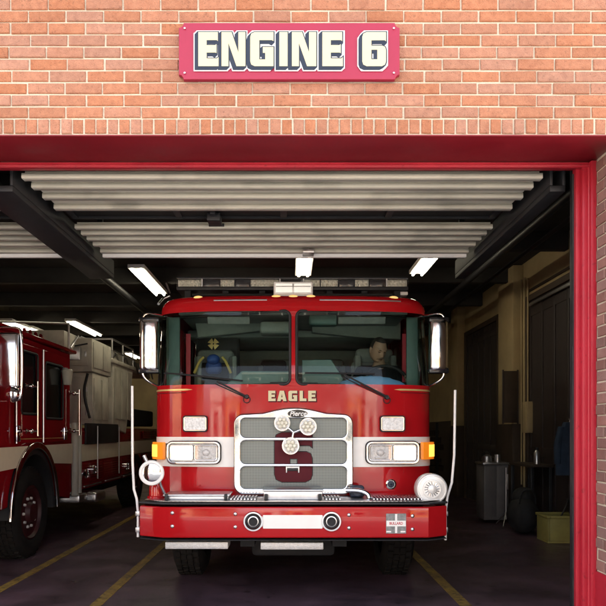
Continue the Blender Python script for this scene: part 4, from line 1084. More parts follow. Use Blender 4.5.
# things in the cab
ap = thing('air_pack', (PXS, 6.9, 2.1), 'blue breathing-air pack with yellow straps in the left seat behind the windshield', 'air pack')
MB().box(PXS - .085, PXS + .085, 6.92, 7.04, 2.10, 2.24, .05, 4).sphere((PXS, 6.93, 2.25), .07, (1, .7, .8)).build('pack_body', M['blue'], ap)
MB().tube([(PXS - .10, 6.90, 2.27), (PXS - .14, 6.86, 2.22), (PXS - .19, 6.86, 2.10)], .014, smooth=1).tube([(PXS + .10, 6.90, 2.27), (PXS + .14, 6.86, 2.22), (PXS + .19, 6.86, 2.10)], .014, smooth=1).build('strap', M['strap'], ap)
bf = thing('dash_patch', (X(370, 6.1), 6.1, 1.88), 'pale blue cover added along the dashboard below the driver', 'patch')
t = bmesh.new(); NXs = 24; vv = []  # arched pale blue sheet added for the blue low in the windshield
for j in range(5):
    rw = []
    for i in range(NXs + 1):
        u = i / NXs; xx = X(333, 6.1) + (X(408, 6.1) - X(333, 6.1)) * u
        h = (math.sin(PI * u) ** .55)
        rw.append(t.verts.new((xx, 5.985 + .05 * j, 1.885 + h * (.125 - .012 * abs(j - 2)) * (1 if 0 < j < 4 else .3) + .004 * math.sin(i * 2.1 + j))))
    vv.append(rw)
for j in range(4):
    for i in range(NXs): t.faces.new((vv[j][i], vv[j][i + 1], vv[j + 1][i + 1], vv[j + 1][i]))
q = MB(); q._add(t); oc = q.build('cloth', M['blue_pale'], bf, 80)

# driver
hd = Vector((X(378, 6.62), 6.62, Z(350, 6.62)))
dv = thing('person', (DRX, 6.75, 1.52), 'person with short dark hair and dark shirt at the wheel, head bowed', 'person')
def skin(name, verts, edges, radii, m, parent, sub=2):
    me = bpy.data.meshes.new(name); off = root_loc(parent)
    me.from_pydata([Vector(v) - off for v in verts], edges, [])
    o = bpy.data.objects.new(name, me); COL.objects.link(o)
    md = o.modifiers.new('skin', 'SKIN'); md.use_smooth_shade = True
    sv = me.skin_vertices[0].data if me.skin_vertices else None
    if sv is None:
        bm_ = bmesh.new(); bm_.from_mesh(me); bm_.verts.layers.skin.verify(); bm_.to_mesh(me); bm_.free(); sv = me.skin_vertices[0].data
    for k, r2 in enumerate(radii): sv[k].radius = r2 if isinstance(r2, tuple) else (r2, r2)
    sv[0].use_root = True
    md2 = o.modifiers.new('sub', 'SUBSURF'); md2.levels = sub; md2.render_levels = sub
    dg = bpy.context.evaluated_depsgraph_get()
    m2 = bpy.data.meshes.new_from_object(o.evaluated_get(dg)); bpy.data.objects.remove(o)
    return m2
pel = Vector((DRX, 6.84, 1.62)); chest = Vector((DRX, 6.80, 2.00)); nk = Vector((DRX, 6.74, 2.18))
shl = [chest + Vector((sg_ * .19, -.01, .10)) for sg_ in (-1, 1)]
elb = [Vector((DRX - .28, 6.62, 1.84)), Vector((DRX + .28, 6.62, 1.84))]
wri = [wc + Vector((-.215, .03, .0)), wc + Vector((.215, .03, .0))]
hips = [pel + Vector((sg_ * .1, -.02, -.02)) for sg_ in (-1, 1)]
knee = [Vector((DRX - .14, 6.42, 1.60)), Vector((DRX + .14, 6.42, 1.60))]
ank = [Vector((DRX - .14, 6.36, 1.12)), Vector((DRX + .14, 6.36, 1.12))]
toe = [a + Vector((0, -.16, -.05)) for a in ank]
V = [pel, (pel + chest) / 2, chest, nk, nk + Vector((0, -.05, .08)), shl[0], elb[0], wri[0], shl[1], elb[1], wri[1], hips[0], knee[0], ank[0], toe[0], hips[1], knee[1], ank[1], toe[1]]
E_ = [(0, 1), (1, 2), (2, 3), (3, 4), (2, 5), (5, 6), (6, 7), (2, 8), (8, 9), (9, 10), (0, 11), (11, 12), (12, 13), (13, 14), (0, 15), (15, 16), (16, 17), (17, 18)]
rad = [(.15, .11), (.14, .10), (.16, .11), .058, .055, .06, .043, .027, .06, .043, .027, .085, .06, .042, .035, .085, .06, .042, .035]
bmB = MB(); m2 = skin('b', V, E_, rad, M['skin'], dv); bmB.bm.from_mesh(m2); bpy.data.meshes.remove(m2)
off = root_loc(dv)
bmesh.ops.translate(bmB.bm, vec=off, verts=bmB.bm.verts)
# head: a shaped sphere with brow, nose, jaw, ears; bowed forward and turned a little
t = bmesh.new(); bmesh.ops.create_uvsphere(t, u_segments=64, v_segments=48, radius=1)
for v in t.verts:
    x, y, z = v.co
    fx, fy, fz = .079 * x, .098 * y, .125 * z
    if z < -.3: fx *= 1 - .22 * min(1, (-z - .3) / .7) + .10 * (1 - abs(z + .65) / .35 if abs(z + .65) < .35 else 0)
    if z < -.1: fy *= 1 - .06 * (-z)
    if y < 0:
        if abs(x) < .22 and -.35 < z < .12: fy -= .034 * max(0, 1 - abs(x) / .22) * (1 - (z + .35) / .47) ** .7
        if .10 < z < .26: fy -= .010
        if abs(abs(x) - .38) < .2 and -.10 < z < .10: fy += .018 * (1 - abs(abs(x) - .38) / .2)
        if z < -.72: fy -= .012
        if abs(x) < .35 and abs(z + .58) < .07: fy += .010
    v.co = (fx, fy, fz)
hm = Matrix.Translation(hd) @ Matrix.Rotation(R(24), 4, 'Z') @ Matrix.Rotation(R(24), 4, 'X')
bmB._add(t, hm)
for sg_ in (-1, 1):
    t = bmesh.new(); bmesh.ops.create_uvsphere(t, u_segments=12, v_segments=8, radius=1)
    bmesh.ops.scale(t, vec=(.010, .020, .032), verts=t.verts); bmesh.ops.translate(t, vec=(sg_ * .079, .012, -.004), verts=t.verts)
    bmB._add(t, hm)
# hands closed on the rim
for sg_, w_ in zip((-1, 1), wri):
    bmB.sphere(w_ + Vector((0, -.015, .03)), .036, (.75, .75, 1.15), 14)
    for k in range(4):
        z_ = .055 - .020 * k
        bmB.tube([w_ + Vector((sg_ * .022, -.01, z_)), w_ + Vector((sg_ * .032, -.045, z_)), w_ + Vector((sg_ * .012, -.072, z_)), w_ + Vector((-sg_ * .016, -.066, z_ - .004))], [.010, .0095, .009, .007], 8, smooth=0)
    bmB.tube([w_ + Vector((-sg_ * .015, -.005, .05)), w_ + Vector((-sg_ * .034, -.03, .062)), w_ + Vector((-sg_ * .030, -.055, .072))], [.012, .011, .008], 8)
bodyo = bmB.build('body', M['skin'], dv, 80)
hr = MB(); t = bmesh.new(); bmesh.ops.create_uvsphere(t, u_segments=32, v_segments=20, radius=1)
dl = [v for v in t.verts if (v.co.y < -.20 and v.co.z < .60 - .15 * (v.co.y + .20) - .07 * math.cos(4 * v.co.x)) or v.co.z < -.30 or (v.co.z < .05 and v.co.y < .12)]
bmesh.ops.delete(t, geom=dl, context='VERTS')
for v in t.verts: v.co = Vector((v.co.x * .083, v.co.y * .104, v.co.z * .131)) * (1 + rnd.uniform(-.006, .012))
hr._add(t, hm); hr.build('hair', M['hair'], bodyo, 80)
ey = MB()
for sg_ in (-1, 1):
    t = bmesh.new(); bmesh.ops.create_uvsphere(t, u_segments=10, v_segments=8, radius=.011)
    bmesh.ops.scale(t, vec=(1.3, 1, .45), verts=t.verts); bmesh.ops.translate(t, vec=(sg_ * .030, -.0805, .000), verts=t.verts); ey._add(t, hm)
    t = bmesh.new(); bmesh.ops.create_uvsphere(t, u_segments=12, v_segments=8, radius=1); bmesh.ops.scale(t, vec=(.019, .008, .0045), verts=t.verts)
    bmesh.ops.translate(t, vec=(sg_ * .031, -.096, .024), verts=t.verts); ey._add(t, hm)
t = bmesh.new(); bmesh.ops.create_uvsphere(t, u_segments=12, v_segments=8, radius=1); bmesh.ops.scale(t, vec=(.024, .008, .005), verts=t.verts); bmesh.ops.translate(t, vec=(0, -.079, -.073), verts=t.verts); ey._add(t, hm)
ey.build('eyes_and_brows', M['brow'], bodyo, 80)
V2 = [pel, (pel + chest) / 2, chest, nk + Vector((0, .0, -.03)), shl[0], elb[0], wri[0] * .75 + elb[0] * .25, shl[1], elb[1], wri[1] * .75 + elb[1] * .25]
E2 = [(0, 1), (1, 2), (2, 3), (2, 4), (4, 5), (5, 6), (2, 7), (7, 8), (8, 9)]
m2 = skin('s', V2, E2, [(.175, .135), (.165, .125), (.185, .13), .075, .078, .058, .042, .078, .058, .042], M['shirt'], dv)
sh = MB(); sh.bm.from_mesh(m2); bpy.data.meshes.remove(m2); bmesh.ops.translate(sh.bm, vec=off, verts=sh.bm.verts)
sh.build('shirt', M['shirt'], bodyo, 80)
V3 = [pel, hips[0], knee[0], ank[0] + Vector((0, 0, .05)), hips[1], knee[1], ank[1] + Vector((0, 0, .05))]
m2 = skin('t', V3, [(0, 1), (1, 2), (2, 3), (0, 4), (4, 5), (5, 6)], [(.165, .125), .10, .075, .058, .10, .075, .058], M['shirt'], dv)
sh = MB(); sh.bm.from_mesh(m2); bpy.data.meshes.remove(m2); bmesh.ops.translate(sh.bm, vec=off, verts=sh.bm.verts)
sh.build('trousers', M['shirt'], bodyo, 80)

# ------------------------------------------------------------------ left-hand ladder truck
TX = -3.05
TW = 2.45
lt = thing('ladder_truck', (TX - TW / 2, 9, 0), 'deep red ladder truck seen from its side at the left edge, cream stripe along it', 'fire truck')
wy, wz, wr_ = 7.87, .52, .70
cab_y0, cab_y1, cz0, cz1 = 5.75, 9.22, .56, 2.58
def cab_outline():
    pts = [(cab_y0, cz0), (cab_y0, 1.9), (cab_y0 + .12, cz1 - .12), (cab_y0 + .25, cz1), (cab_y1, cz1), (cab_y1, cz0)]
    n = 18
    for k in range(n + 1):
        a = PI * k / n
        y = wy + wr_ * math.cos(a); z = wz + .80 * math.sin(a)
        if z > cz0 - .001 and cab_y0 < y < cab_y1: pts.append((y, z))
    return pts
frw, rew = rrect(7.48, 7.98, 1.70, 2.42, .05), rrect(8.22, 8.86, 1.66, 2.36, .05)
frame_l = lambda u, v, w_: Vector((TX - TW / 2 + w_, u, v))
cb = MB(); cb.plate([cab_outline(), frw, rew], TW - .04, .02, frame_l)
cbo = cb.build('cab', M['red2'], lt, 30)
for sgn in (1, -1):
    xx = TX - .012 if sgn > 0 else TX - TW + .012
    for wv in (frw, rew):
        wo_ = MB().plate([wv], .006, 0, sideways(xx - sgn * .012)).build('side_window', M['glass_dark'], cbo, 0)
        MB().tube([Vector((xx + sgn * .014, u, v)) for u, v in wv], .014, 8, True).build('gasket', M['black'], wo_)
for nm, (a, c_) in (('door', (7.34, 8.10)), ('door', (8.14, 8.98))):
    zl = 1.36
    ins = frw if a < 8 else rew
    ins2 = rrect(min(p_[0] for p_ in ins) - .02, max(p_[0] for p_ in ins) + .02, min(p_[1] for p_ in ins) - .02, max(p_[1] for p_ in ins) + .02, .06)
    do = MB().plate([rrect(a, c_, zl, 2.50, .04), ins2], .012, .004, sideways(TX + .004)).build(nm, M['red2'], lt, 30)
    hy = c_ - .1 if a < 8 else c_ - .1
    hy = 7.36 if a < 8 else 8.90
    MB().box(TX + .008, TX + .030, hy - .05, hy + .05, 1.38, 1.56, .012).cyl((TX + .02, hy, 1.50), (TX + .055, hy, 1.50), .02).build('door_handle', M['chrome'], do)
    MB().tube([(TX + .014, a - .012, zl), (TX + .014, a - .012, 2.5)], .012, 8).build('hinge_rod', M['satin'], do)
# cream stripe
def band_pts(y0, y1, z0_, z1_):
    top_a = [(y0, z0_), (y0, z1_), (y1, z1_), (y1, z0_)]
    # lower edge follows the arch
    out = []
    n = 30
    for k in range(n + 1):
        a = PI * k / n
        y = wy + (wr_ + .05) * math.cos(a); z = wz + .85 * math.sin(a)
        if z > z0_ and y0 < y < y1: out.append((y, min(z, z1_ - .002)))
    return top_a + out
MB().plate([band_pts(cab_y0 + .05, cab_y1 - .02, 1.045, 1.325)], .004, 0, sideways(TX + .016)).build('cream_stripe', M['band_cream'], lt, 0)
# fender trim: a chrome lip round the arch, wider and brighter at the front
def arcp(ra, rz, x, n=24, a0=0., a1=PI): return [Vector((x, wy + ra * math.cos(a0 + (a1 - a0) * k / n), wz + rz * math.sin(a0 + (a1 - a0) * k / n))) for k in range(n + 1)]
fd = MB()
ao, ai = arcp(wr_ + .05, .85, 0), arcp(wr_ - .03, .77, 0)
fd.plate([[(p_.y, p_.z) for p_ in ao] + [(p_.y, p_.z) for p_ in ai][::-1]], .03, .01, sideways(TX + .03)); fd.build('fender_trim', M['chrome'], lt, 40)
al, wl_ = arcp(wr_ - .03, .77, 0), arcp(wr_ - .28, .60, 0)
fl = MB(); fl.plate([[(p_.y, p_.z) for p_ in al] + [(p_.y, p_.z) for p_ in arcp(wr_ - .10, .70, 0)][::-1]], .30, .005, sideways(TX - .14)); fl.build('fender_liner', M['black'], lt, 40)
wheel(TX - .17, wy, 1, lt, .53, .31); wheel(TX - TW + .17, wy, -1, lt, .53, .31)
# grab rails
for y0, zz0, zz1 in ((7.60, 1.50, 2.02), (9.12, 1.50, 2.02)):
    g_ = MB(); yb = y0 + .0
    g_.tube([(TX + .10, yb + .12, zz0 - .06), (TX + .10, yb + .12, zz1 + .06)], .018, 10)
    g_.tube([(TX + .0, yb, zz0), (TX + .06, yb + .06, zz0), (TX + .10, yb + .12, zz0)], .012).tube([(TX + .0, yb, zz1), (TX + .06, yb + .06, zz1), (TX + .10, yb + .12, zz1)], .012)
    for z_ in (zz0, zz1): g_.sphere((TX + .05, yb + .05, z_), .028).cyl((TX, yb, z_), (TX + .012, yb, z_), .032)
    g_.build('grab_rail', M['chrome'], lt)
# mirror with chrome frame, convex ball mirror below
my = 6.62; mx = TX + .22
mo = MB().box(mx - .16, mx + .10, my, my + .09, Z(388, my), Z(332, my), .03, 4).build('wing_mirror', M['chrome'], lt)
MB().tube([(mx - .30, my + .1, Z(327, my)), (mx + .08, my + .04, Z(326, my)), (mx + .13, my + .03, Z(332, my)), (mx + .13, my + .03, Z(396, my)), (mx + .08, my + .04, Z(401, my)), (mx - .30, my + .1, Z(401, my))], .014, 10, smooth=2).build('mirror_arm', M['chrome'], mo)
MB().sphere((mx + .03, my + .03, Z(394, my)), .085, (1, .7, 1), 20).build('convex_mirror', M['mirror'], mo)
# cone marker lamp and roof details
ml = MB().lathe([(.05, -.10), (.075, .09), (.06, .11), (0, .115)], (TX + .06, 8.86, 2.22), (0, 0, 1), 20).build('marker_lamp', M['turret'], lt)
MB().box(TX, TX + .06, 8.83, 8.89, 2.31, 2.35, .006).build('lamp_arm', M['satin'], lt)
MB().box(TX - TW + .02, TX + .035, 6.3, 9.34, cz1 + .002, cz1 + .055, .018).build('roof_lip', M['red2'], lt)
rr_ = MB()
for k in range(4): rr_.tube([(TX - .15, 8.0 + .16 * k, cz1 + .05), (TX - .2, 8.06 + .18 * k, cz1 + .20), (TX - .25, 8.25 + .2 * k, cz1 + .05)], .02, smooth=1)
rr_.build('roof_hoses', M['red2'], lt)
MB().tube([(TX - .1, 6.9, Z(321, 6.9)), (TX - .1, 9.4, 3.03), (TX - .1, 9.4, 2.63)], .016).build('roof_handrail', M['satin'], lt)
# body behind the cab: pump panel columns, turntable, basket and boom
MB().box(TX - TW + .05, TX - .06, 9.30, 15.5, .62, 1.55, .02).build('rear_body', M['red2'], lt)
MB().plate([rrect(9.75, 15.4, 1.045, 1.30, .004)], .004, 0, sideways(TX - .054)).build('cream_stripe', M['band_cream'], lt, 0)
MB().cyl((TX - .02, 9.42, .58), (TX - .02, 9.42, 1.62), .05).cyl((TX - .02, 9.60, .6), (TX - .02, 9.60, 1.62), .04).box(TX - .35, TX - .06, 9.36, 9.72, .6, 1.6, .02).build('panel_columns', M['turret'], lt)
MB().box(TX - .5, TX + .02, 9.5, 9.9, .46, .58, .03).box(TX - .3, TX + .10, 10.1, 10.6, .40, .56, .05, 3).build('outrigger_foot', M['satin'], lt)
MB().box(TX - .05, TX - .02, 9.95, 11.8, 1.30, 1.62, .006).build('side_panel', M['steel_dark'], lt)
def rail(y):
    MB().tube([(TX + .02, y, .75), (TX + .02, y, 1.58)], .012).build('body_handrail', M['satin'], lt)
for y in (10.4, 11.7): rail(y)
tu = MB().box(TX - .72, TX - .06, 10.4, 11.3, 1.60, 2.42, .012, 2).box(TX - .80, TX - .04, 10.3, 11.4, 2.43, 2.95, .014, 2).build('turret', M['turret'], lt)
for xa, xb, za_, zb_ in ((TX - .64, TX - .39, 1.72, 2.36), (TX - .35, TX - .12, 1.95, 2.36), (TX - .35, TX - .12, 1.68, 1.91), (TX - .74, TX - .44, 2.52, 2.88), (TX - .40, TX - .10, 2.52, 2.88)):
    yy_ = 10.385 if zb_ < 2.5 else 10.285
    pn = MB().box(xa, xb, yy_, yy_ + .012, za_, zb_, .004).build('hatch', M['turret'], tu)
    MB().box(xb - .05, xb - .02, yy_ - .015, yy_ - .001, (za_ + zb_) / 2 - .04, (za_ + zb_) / 2 + .04, .003).build('latch', M['satin'], pn)
for ya, yb, za_, zb_ in ((10.45, 10.85, 1.68, 2.34), (10.90, 11.26, 1.68, 2.34), (10.36, 10.86, 2.50, 2.90), (10.9, 11.35, 2.50, 2.90)):
    xs_ = TX - .058 if zb_ < 2.45 else TX - .038
    MB().box(xs_, xs_ + .010, ya, yb, za_, zb_, .004).build('side_hatch', M['turret'], tu)
for k in range(5): MB().cyl((TX - .2 - .1 * k, 10.28, 2.965), (TX - .2 - .1 * k, 11.3, 2.965), .016).build('roof_bar', M['satin'], tu)
MB().box(TX - .5, TX - .2, 10.20, 10.284, 2.60, 2.80, .01).build('control_box', M['satin'], lt)
for y0, y1 in ((9.80, 10.9), (10.95, 12.1), (12.15, 13.0), (13.9, 15.3)):       # roll-up shutters along the body
    sh_ = MB(); z_ = .70
    while z_ < 1.50:
        if not (1.00 < z_ < 1.31): sh_.box(TX - .056, TX - .044, y0, y1, z_, z_ + .036, .003, 1)
        z_ += .04
    sh_.build('roller_shutter', M['red2'], lt)
    MB().box(TX - .056, TX - .030, y0 + .1, y1 - .1, .655, .675, .004).build('shutter_handle', M['satin'], lt)
for k in range(6):
    MB().lathe([(.045, 0), (.045, .015), (.036, .018), (0, .012)], (TX - .20 + .0, 9.352, .85 + .12 * k), (0, -1, 0), 18).build('gauge', M['white'], lt)
for k, (yy_, zz_) in enumerate(((9.9, .86), (10.3, .9), (12.4, .84))):
    MB().lathe([(.07, 0), (.07, .05), (.055, .06), (.05, .03), (0, .03)], (TX - .045, yy_, zz_), (1, 0, 0), 20).build('hose_outlet', M['chrome'], lt)
MB().box(TX + .0115, TX + .0125, 7.40, 8.95, 1.405, 1.413).build('pinstripe', M['gold'], lt, 0)
MB().tube([(TX - .12, 10.34, 2.40), (TX - .18, 10.30, 2.1), (TX - .08, 10.32, 1.7)], .02, smooth=2).tube([(TX - .5, 10.29, 2.95), (TX - .4, 10.25, 2.8), (TX - .1, 10.27, 2.86)], .012, smooth=2).build('cable', M['black'], lt)
bk = MB(); bk.plate([[(11.5, 1.55), (11.5, 2.70), (13.0, 2.78), (12.4, 1.45)]], .5, .02, sideways(TX - .28)); bko = bk.build('basket', M['turret'], lt, 30)
for k in range(3): MB().plate([[(11.62 + .42 * k, 1.72), (11.62 + .42 * k, 2.6), (11.98 + .42 * k, 2.62), (11.96 + .36 * k, 1.70)]], .012, .003, sideways(TX - .020)).build('basket_panel', M['turret'], bko, 30)
for zz_ in (2.9, 3.1): MB().tube([(TX - .72, 11.45, zz_), (TX - .04, 11.45, zz_), (TX - .04, 13.0, zz_)], .018, 8).build('basket_rail', M['satin'], bko)
for yy_ in (11.46, 12.2, 12.98): MB().cyl((TX - .04, yy_, 2.76), (TX - .04, yy_, 3.1), .016).build('basket_post', M['satin'], bko)
MB().box(TX - .75, TX + .0, 11.4, 13.1, 2.68, 2.76, .02).build('basket_rim', M['turret'], lt)
MB().box(TX - .9, TX - .3, 9.8, 15.8, 2.75, 3.0, .02).build('boom', M['turret'], lt)
for k in range(8):
    yy = 10.0 + .75 * k
    MB().tube([(TX - .28, yy, 2.76), (TX - .28, yy + .37, 2.99), (TX - .28, yy + .75, 2.76)], .018).build('lattice', M['satin'], lt)
MB().box(TX - 1.0, TX - .4, 9.6, 10.2, 2.45, 2.62, .02).cyl((TX - .55, 9.55, 2.74), (TX - .35, 10.1, 2.82), .06).cyl((TX - .75, 9.55, 2.74), (TX - .55, 10.1, 2.82), .06).build('monitor_nozzle', M['turret'], lt)
MB().box(TX - .7, TX - .1, 12.6, 15.2, 1.6, 1.95, .04).build('hose_bed', M['bag'], lt)
MB().box(TX - TW + .3, TX - .3, 9.2, 15.3, .45, .62).build('chassis', M['dark'], lt)
MB().box(TX - TW + .25, TX - .25, cab_y0 - .006, cab_y0 + .004, 1.55, 2.35, .002).build('windshield', M['glass_dark'], lt)
wheel(TX - .20, 13.4, 1, lt, .53, .31); wheel(TX - TW + .2, 13.4, -1, lt, .53, .31)

# ------------------------------------------------------------------ things along the right-hand wall
cbn = thing('storage_cabinet', (3.36, 10.95, 0), 'dark grey metal cabinet standing by the side wall right of the engine', 'cabinet')
MB().box(3.16, 3.56, 10.75, 11.2, .05, .95, .01).build('body', M['cab_metal'], cbn)
MB().box(3.14, 3.58, 10.73, 11.21, .952, .985, .006).build('top', M['satin'], cbn)
for k in range(2): MB().box(3.175 + .19 * k, 3.355 + .19 * k, 10.738, 10.749, .10, .93, .004).build('door', M['cab_metal'], cbn)
MB().box(3.52, 3.545, 10.70, 10.738, .55, .80, .004).build('handle', M['satin'], cbn)
def lathe_thing(name, prof, x, y, z, m, label, cat, group=None):
    t = thing(name, (x, y, z), label, cat, group)
    MB().lathe(prof, (x, y, z), (0, 0, 1), 20).build('body', m, t)
    return t
kt = lathe_thing('kettle', [(0, 0), (.075, .0), (.085, .04), (.07, .10), (.03, .125), (0, .13)], 3.25, 10.9, .987, M['satin'], 'small squat metal kettle on the left of the cabinet top', 'kettle')
MB().tube([(3.19, 10.9, 1.06), (3.20, 10.9, 1.16), (3.30, 10.9, 1.16), (3.31, 10.9, 1.06)], .008, smooth=1).build('handle', M['black'], kt)
cn = lathe_thing('metal_can', [(0, 0), (.05, .0), (.05, .11), (.0, .11)], 3.42, 10.88, .987, M['satin'], 'short plain metal can on the middle of the cabinet top', 'can')
MB().cyl((3.42, 10.88, 1.0975), (3.42, 10.88, 1.112), .051).build('lid', M['satin'], cn)
# bench with gear
be = thing('work_bench', (3.72, 10.3, 0), 'low dark work bench against the side wall beside the grey cabinet', 'bench')
MB().box(3.55, 3.90, 9.75, 10.7, .96, 1.0, .006).build('bench_top', M['brown'], be)
for x_, y_ in ((3.57, 9.78), (3.57, 10.64), (3.84, 9.78), (3.84, 10.64)): MB().box(x_, x_ + .05, y_, y_ + .05, 0, .958, .004).build('leg', M['steel_dark'], be)
bo = lathe_thing('water_bottle', [(0, 0), (.045, 0), (.045, .17), (.02, .21), (0, .212)], 3.72, 9.95, 1.002, M['satin'], 'tall silver bottle at the near end of the dark bench', 'bottle')
MB().cyl((3.72, 9.95, 1.2145), (3.72, 9.95, 1.25), .024).build('cap', M['black'], bo)
bg_ = thing('duffel_bag', (3.5, 9.7, 0), 'bulky black duffel bag on the floor before the bench', 'bag')
MB().sphere((3.42, 9.7, .27), .3, (.75, .9, .9), 24).sphere((3.45, 9.75, .52), .17, (1, 1, .9), 18).build('body', M['bag'], bg_)
MB().tube([(3.3, 9.5, .45), (3.32, 9.45, .66), (3.5, 9.45, .66), (3.54, 9.5, .45)], .014, smooth=2).build('strap', M['black'], bg_)
tp = thing('folding_stand', (3.42, 10.5, 0), 'slim silver folding stand on splayed feet between cabinet and bag', 'stand')
MB().tube([(3.42, 10.45, .1), (3.42, 10.45, .92)], .012).build('post', M['satin'], tp)
for a in (0, 120, 240): MB().tube([(3.42, 10.45, .22), (3.42 + .2 * math.cos(R(a)), 10.45 + .2 * math.sin(R(a)), .012)], .009).build('leg', M['satin'], tp)
cr = thing('tool_crate', (3.68, 9.0, 0), 'olive yellow plastic crate on the floor just inside the red jamb', 'crate')
q = MB()
q.box(3.44, 3.92, 8.8, 9.2, 0, .03, .005)
for bx in ((3.44, 3.465, 8.8, 9.2), (3.895, 3.92, 8.8, 9.2), (3.466, 3.894, 8.8, 8.825), (3.466, 3.894, 9.175, 9.2)): q.box(*bx, .03, .33, .006)
q.build('body', M['crate'], cr)
q = MB()
for bx in ((3.425, 3.465, 8.78, 9.22), (3.895, 3.935, 8.78, 9.22), (3.466, 3.894, 8.78, 8.82), (3.466, 3.894, 9.18, 9.22)): q.box(*bx, .332, .37, .008)
q.build('rim', M['crate'], cr)
MB().tube([(3.60, 8.80, .34), (3.70, 8.83, .50), (3.80, 9.0, .62), (3.88, 9.15, .36)], .011, smooth=2).build('handle', M['black'], cr)
ct = thing('coat', (3.80, 9.0, 1.6), 'dark blue coat hanging on the side wall above the crate', 'coat')
t = bmesh.new(); vv = []
for j in range(9):
    f = j / 8; rw = []
    for i in range(25):
        a = 2 * PI * i / 24; wd_ = .10 + .11 * min(1, f * 2.2); dp_ = .05 + .04 * f
        rw.append(t.verts.new((3.82 + wd_ * math.cos(a) * (1 + .08 * math.sin(5 * a + f * 3)), 9.0 + dp_ * math.sin(a) * (1 + .2 * math.sin(7 * a)) - .02, 1.62 - .72 * f)))
    vv.append(rw)
for j in range(8):
    for i in range(24): t.faces.new((vv[j][i], vv[j][i + 1], vv[j + 1][i + 1], vv[j + 1][i]))
q = MB(); q._add(t); q.build('coat_body', M['coat_blue'], ct, 80)
MB().tube([(3.70, 8.99, 1.55), (3.64, 8.97, 1.3), (3.63, 8.95, 1.05)], [.05, .055, .045], smooth=0).tube([(3.93, 8.99, 1.55), (3.95, 8.97, 1.3), (3.95, 8.95, 1.05)], [.05, .05, .04]).build('sleeve', M['coat_blue'], ct)
MB().cyl((3.97, 9.0, 1.66), (3.80, 9.0, 1.66), .012).tube([(3.82, 9.0, 1.66), (3.81, 9.0, 1.62)], .008).build('hook', M['satin'], ct)
tw = thing('towel', (3.84, 8.95, .9), 'small pinkish grey towel hanging below the blue coat', 'towel')
MB().box(3.78, 3.92, 8.88, 8.90, .58, .90, .006).box(3.80, 3.90, 8.905, 8.92, .66, .89, .005).build('cloth', M['pinkgrey'], tw)
MB().box(3.84, 3.86, 8.921, 8.935, .85, .93, .003).build('hanging_loop', M['black'], tw)
el = thing('utility_box', (3.92, 10.9, 1.7), 'small tan utility box with a pipe above it on the side wall over the bench', 'utility box')
MB().box(3.84, 3.97, 10.72, 10.92, 1.47, 1.98, .008).build('body', M['tan'], el)
MB().box(3.852, 3.958, 10.710, 10.719, 1.50, 1.95, .004).build('door', M['tan'], el)
MB().tube([(3.90, 10.82, 1.98), (3.90, 10.82, 4.0)], .014).build('conduit', M['tan'], el)
nb = thing('wall_board', (3.7, 11.24, 2.1), 'dark board fixed to the tan pilaster beside the far side door', 'board')
MB().box(3.63, 3.86, 11.20, 11.235, 1.64, 2.52, .006).build('panel', M['brown'], nb)
for bx in ((3.61, 3.63), (3.86, 3.88)): MB().box(*bx, 11.195, 11.237, 1.62, 2.54, .004).build('edge_batten', M['door_dark'], nb)
shf = thing('plank_rack', (2.9, 16.0, 0), 'stack of dark brown planks behind the engine, left of the far side door', 'plank stack')
for k in range(9): MB().box(2.3 + .03 * (k % 2), 3.7 - .05 * (k % 3), 15.9, 16.4, .02 + .17 * k, .155 + .17 * k, .008).build('plank', M['brown'], shf)
MB().box(2.4, 2.46, 15.84, 15.89, 0, 1.7).box(3.5, 3.56, 15.84, 15.89, 0, 1.7).build('post', M['steel_dark'], shf)

# ------------------------------------------------------------------ the other side of the street (seen in paint, glass and chrome; garages shaped for reflections)
def street_house(x0_, x1_, h, m, label, yb=-17.):
    t = thing('street_house', ((x0_ + x1_) / 2, yb, 0), label, 'house', 'houses across the street')
    wv = MB(); wv.box(x0_, x1_, yb - 10, yb, 0, h); wv.build('wall', m, t, 0)
    MB().box(x0_ - .1, x1_ + .1, yb - .25, yb + .25, h - .5, h + .15, .04).build('cornice', M['street_stone'], t)
    n = max(1, int((x1_ - x0_) / 2.2))
    for f in range(int(h // 3)):
        for k in range(n):
            xc = x0_ + (k + .5) * (x1_ - x0_) / n; z_ = .9 + 3 * f
            wo_ = MB().box(xc - .6, xc + .6, yb - .02, yb + .07, z_, z_ + 1.6, .02).build('window', M['street_stone'], t)
            MB().box(xc - .5, xc + .5, yb + .055, yb + .08, z_ + .1, z_ + 1.5).build('pane', M['glass_dark'], wo_)
    return t
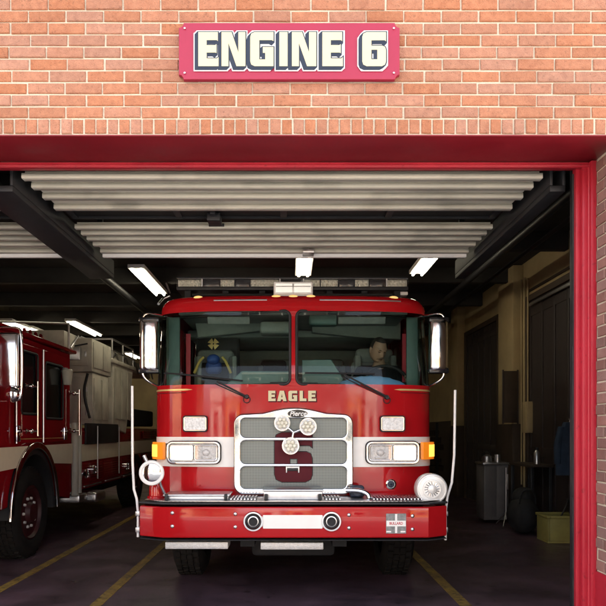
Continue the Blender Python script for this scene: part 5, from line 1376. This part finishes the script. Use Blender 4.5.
M['street_dark'] = mat('dark brick', (.10, .075, .065), .85, var=.3, vscale=3)
M['street_orange'] = mat('orange brick', (.56, .25, .06), .85, var=.2, vscale=3)
M['tree_leaf'] = mat('foliage', (.045, .07, .025), .8, var=.5, vscale=2)
street_house(-40, -15.2, 10., M['street_brick'], 'long tan brick house across the street, outside the photograph on the left')
street_house(-8.9, -6.6, 3.3, M['street_stone'], 'low pale stone garage added for its reflection, across the street on the left')
street_house(-5.9, -4.0, 3.5, M['street_orange'], 'low orange brick garage added for its reflection, beside the pale stone one')
street_house(-3.8, 4.1, 10.4, M['street_dark'], 'dark brick house straight across the street from the station')
street_house(4.3, 6.2, 3.6, M['street_orange'], 'low orange brick garage added for its reflection, right of the dark one')
street_house(7.0, 9.3, 3.3, M['street_stone'], 'low pale stone garage added for its reflection, across the street on the right')
street_house(15.4, 40, 10.4, M['street_brick'], 'long tan brick house across the street, outside the photograph on the right')

def street_tree(x, y, h, label):
    t = thing('street_tree', (x, y, 0), label, 'tree', 'trees across the street')
    MB().tube([(x, y, -.02), (x + .05, y, h * .3), (x - .05, y + .05, h * .6)], [.16, .12, .07], 10).build('trunk', M['brown'], t)
    rr = random.Random(int(abs(x) * 10)); m = MB()
    for k in range(900):
        th, ph, q = rr.uniform(0, 2 * PI), math.acos(rr.uniform(-1, 1)), rr.random() ** .4
        c = Vector((x + 2.3 * q * math.sin(ph) * math.cos(th), y + 1.8 * q * math.sin(ph) * math.sin(th), h * .62 + h * .36 * q * math.cos(ph)))
        a = Vector((rr.uniform(-1, 1), rr.uniform(-1, 1), rr.uniform(-1, 1))).normalized() * rr.uniform(.12, .26); b_ = a.orthogonal().normalized() * rr.uniform(.08, .18)
        m.bm.faces.new([m.bm.verts.new(c + v) for v in (a, b_, -a, -b_)])
    m.build('crown', M['tree_leaf'], t, 0)
street_tree(-12.3, -15.2, 8, 'leafy tree on the far pavement, between the pale and tan houses on the left')
street_tree(12.6, -15.2, 7.4, 'leafy tree on the far pavement, between the pale and tan houses on the right')
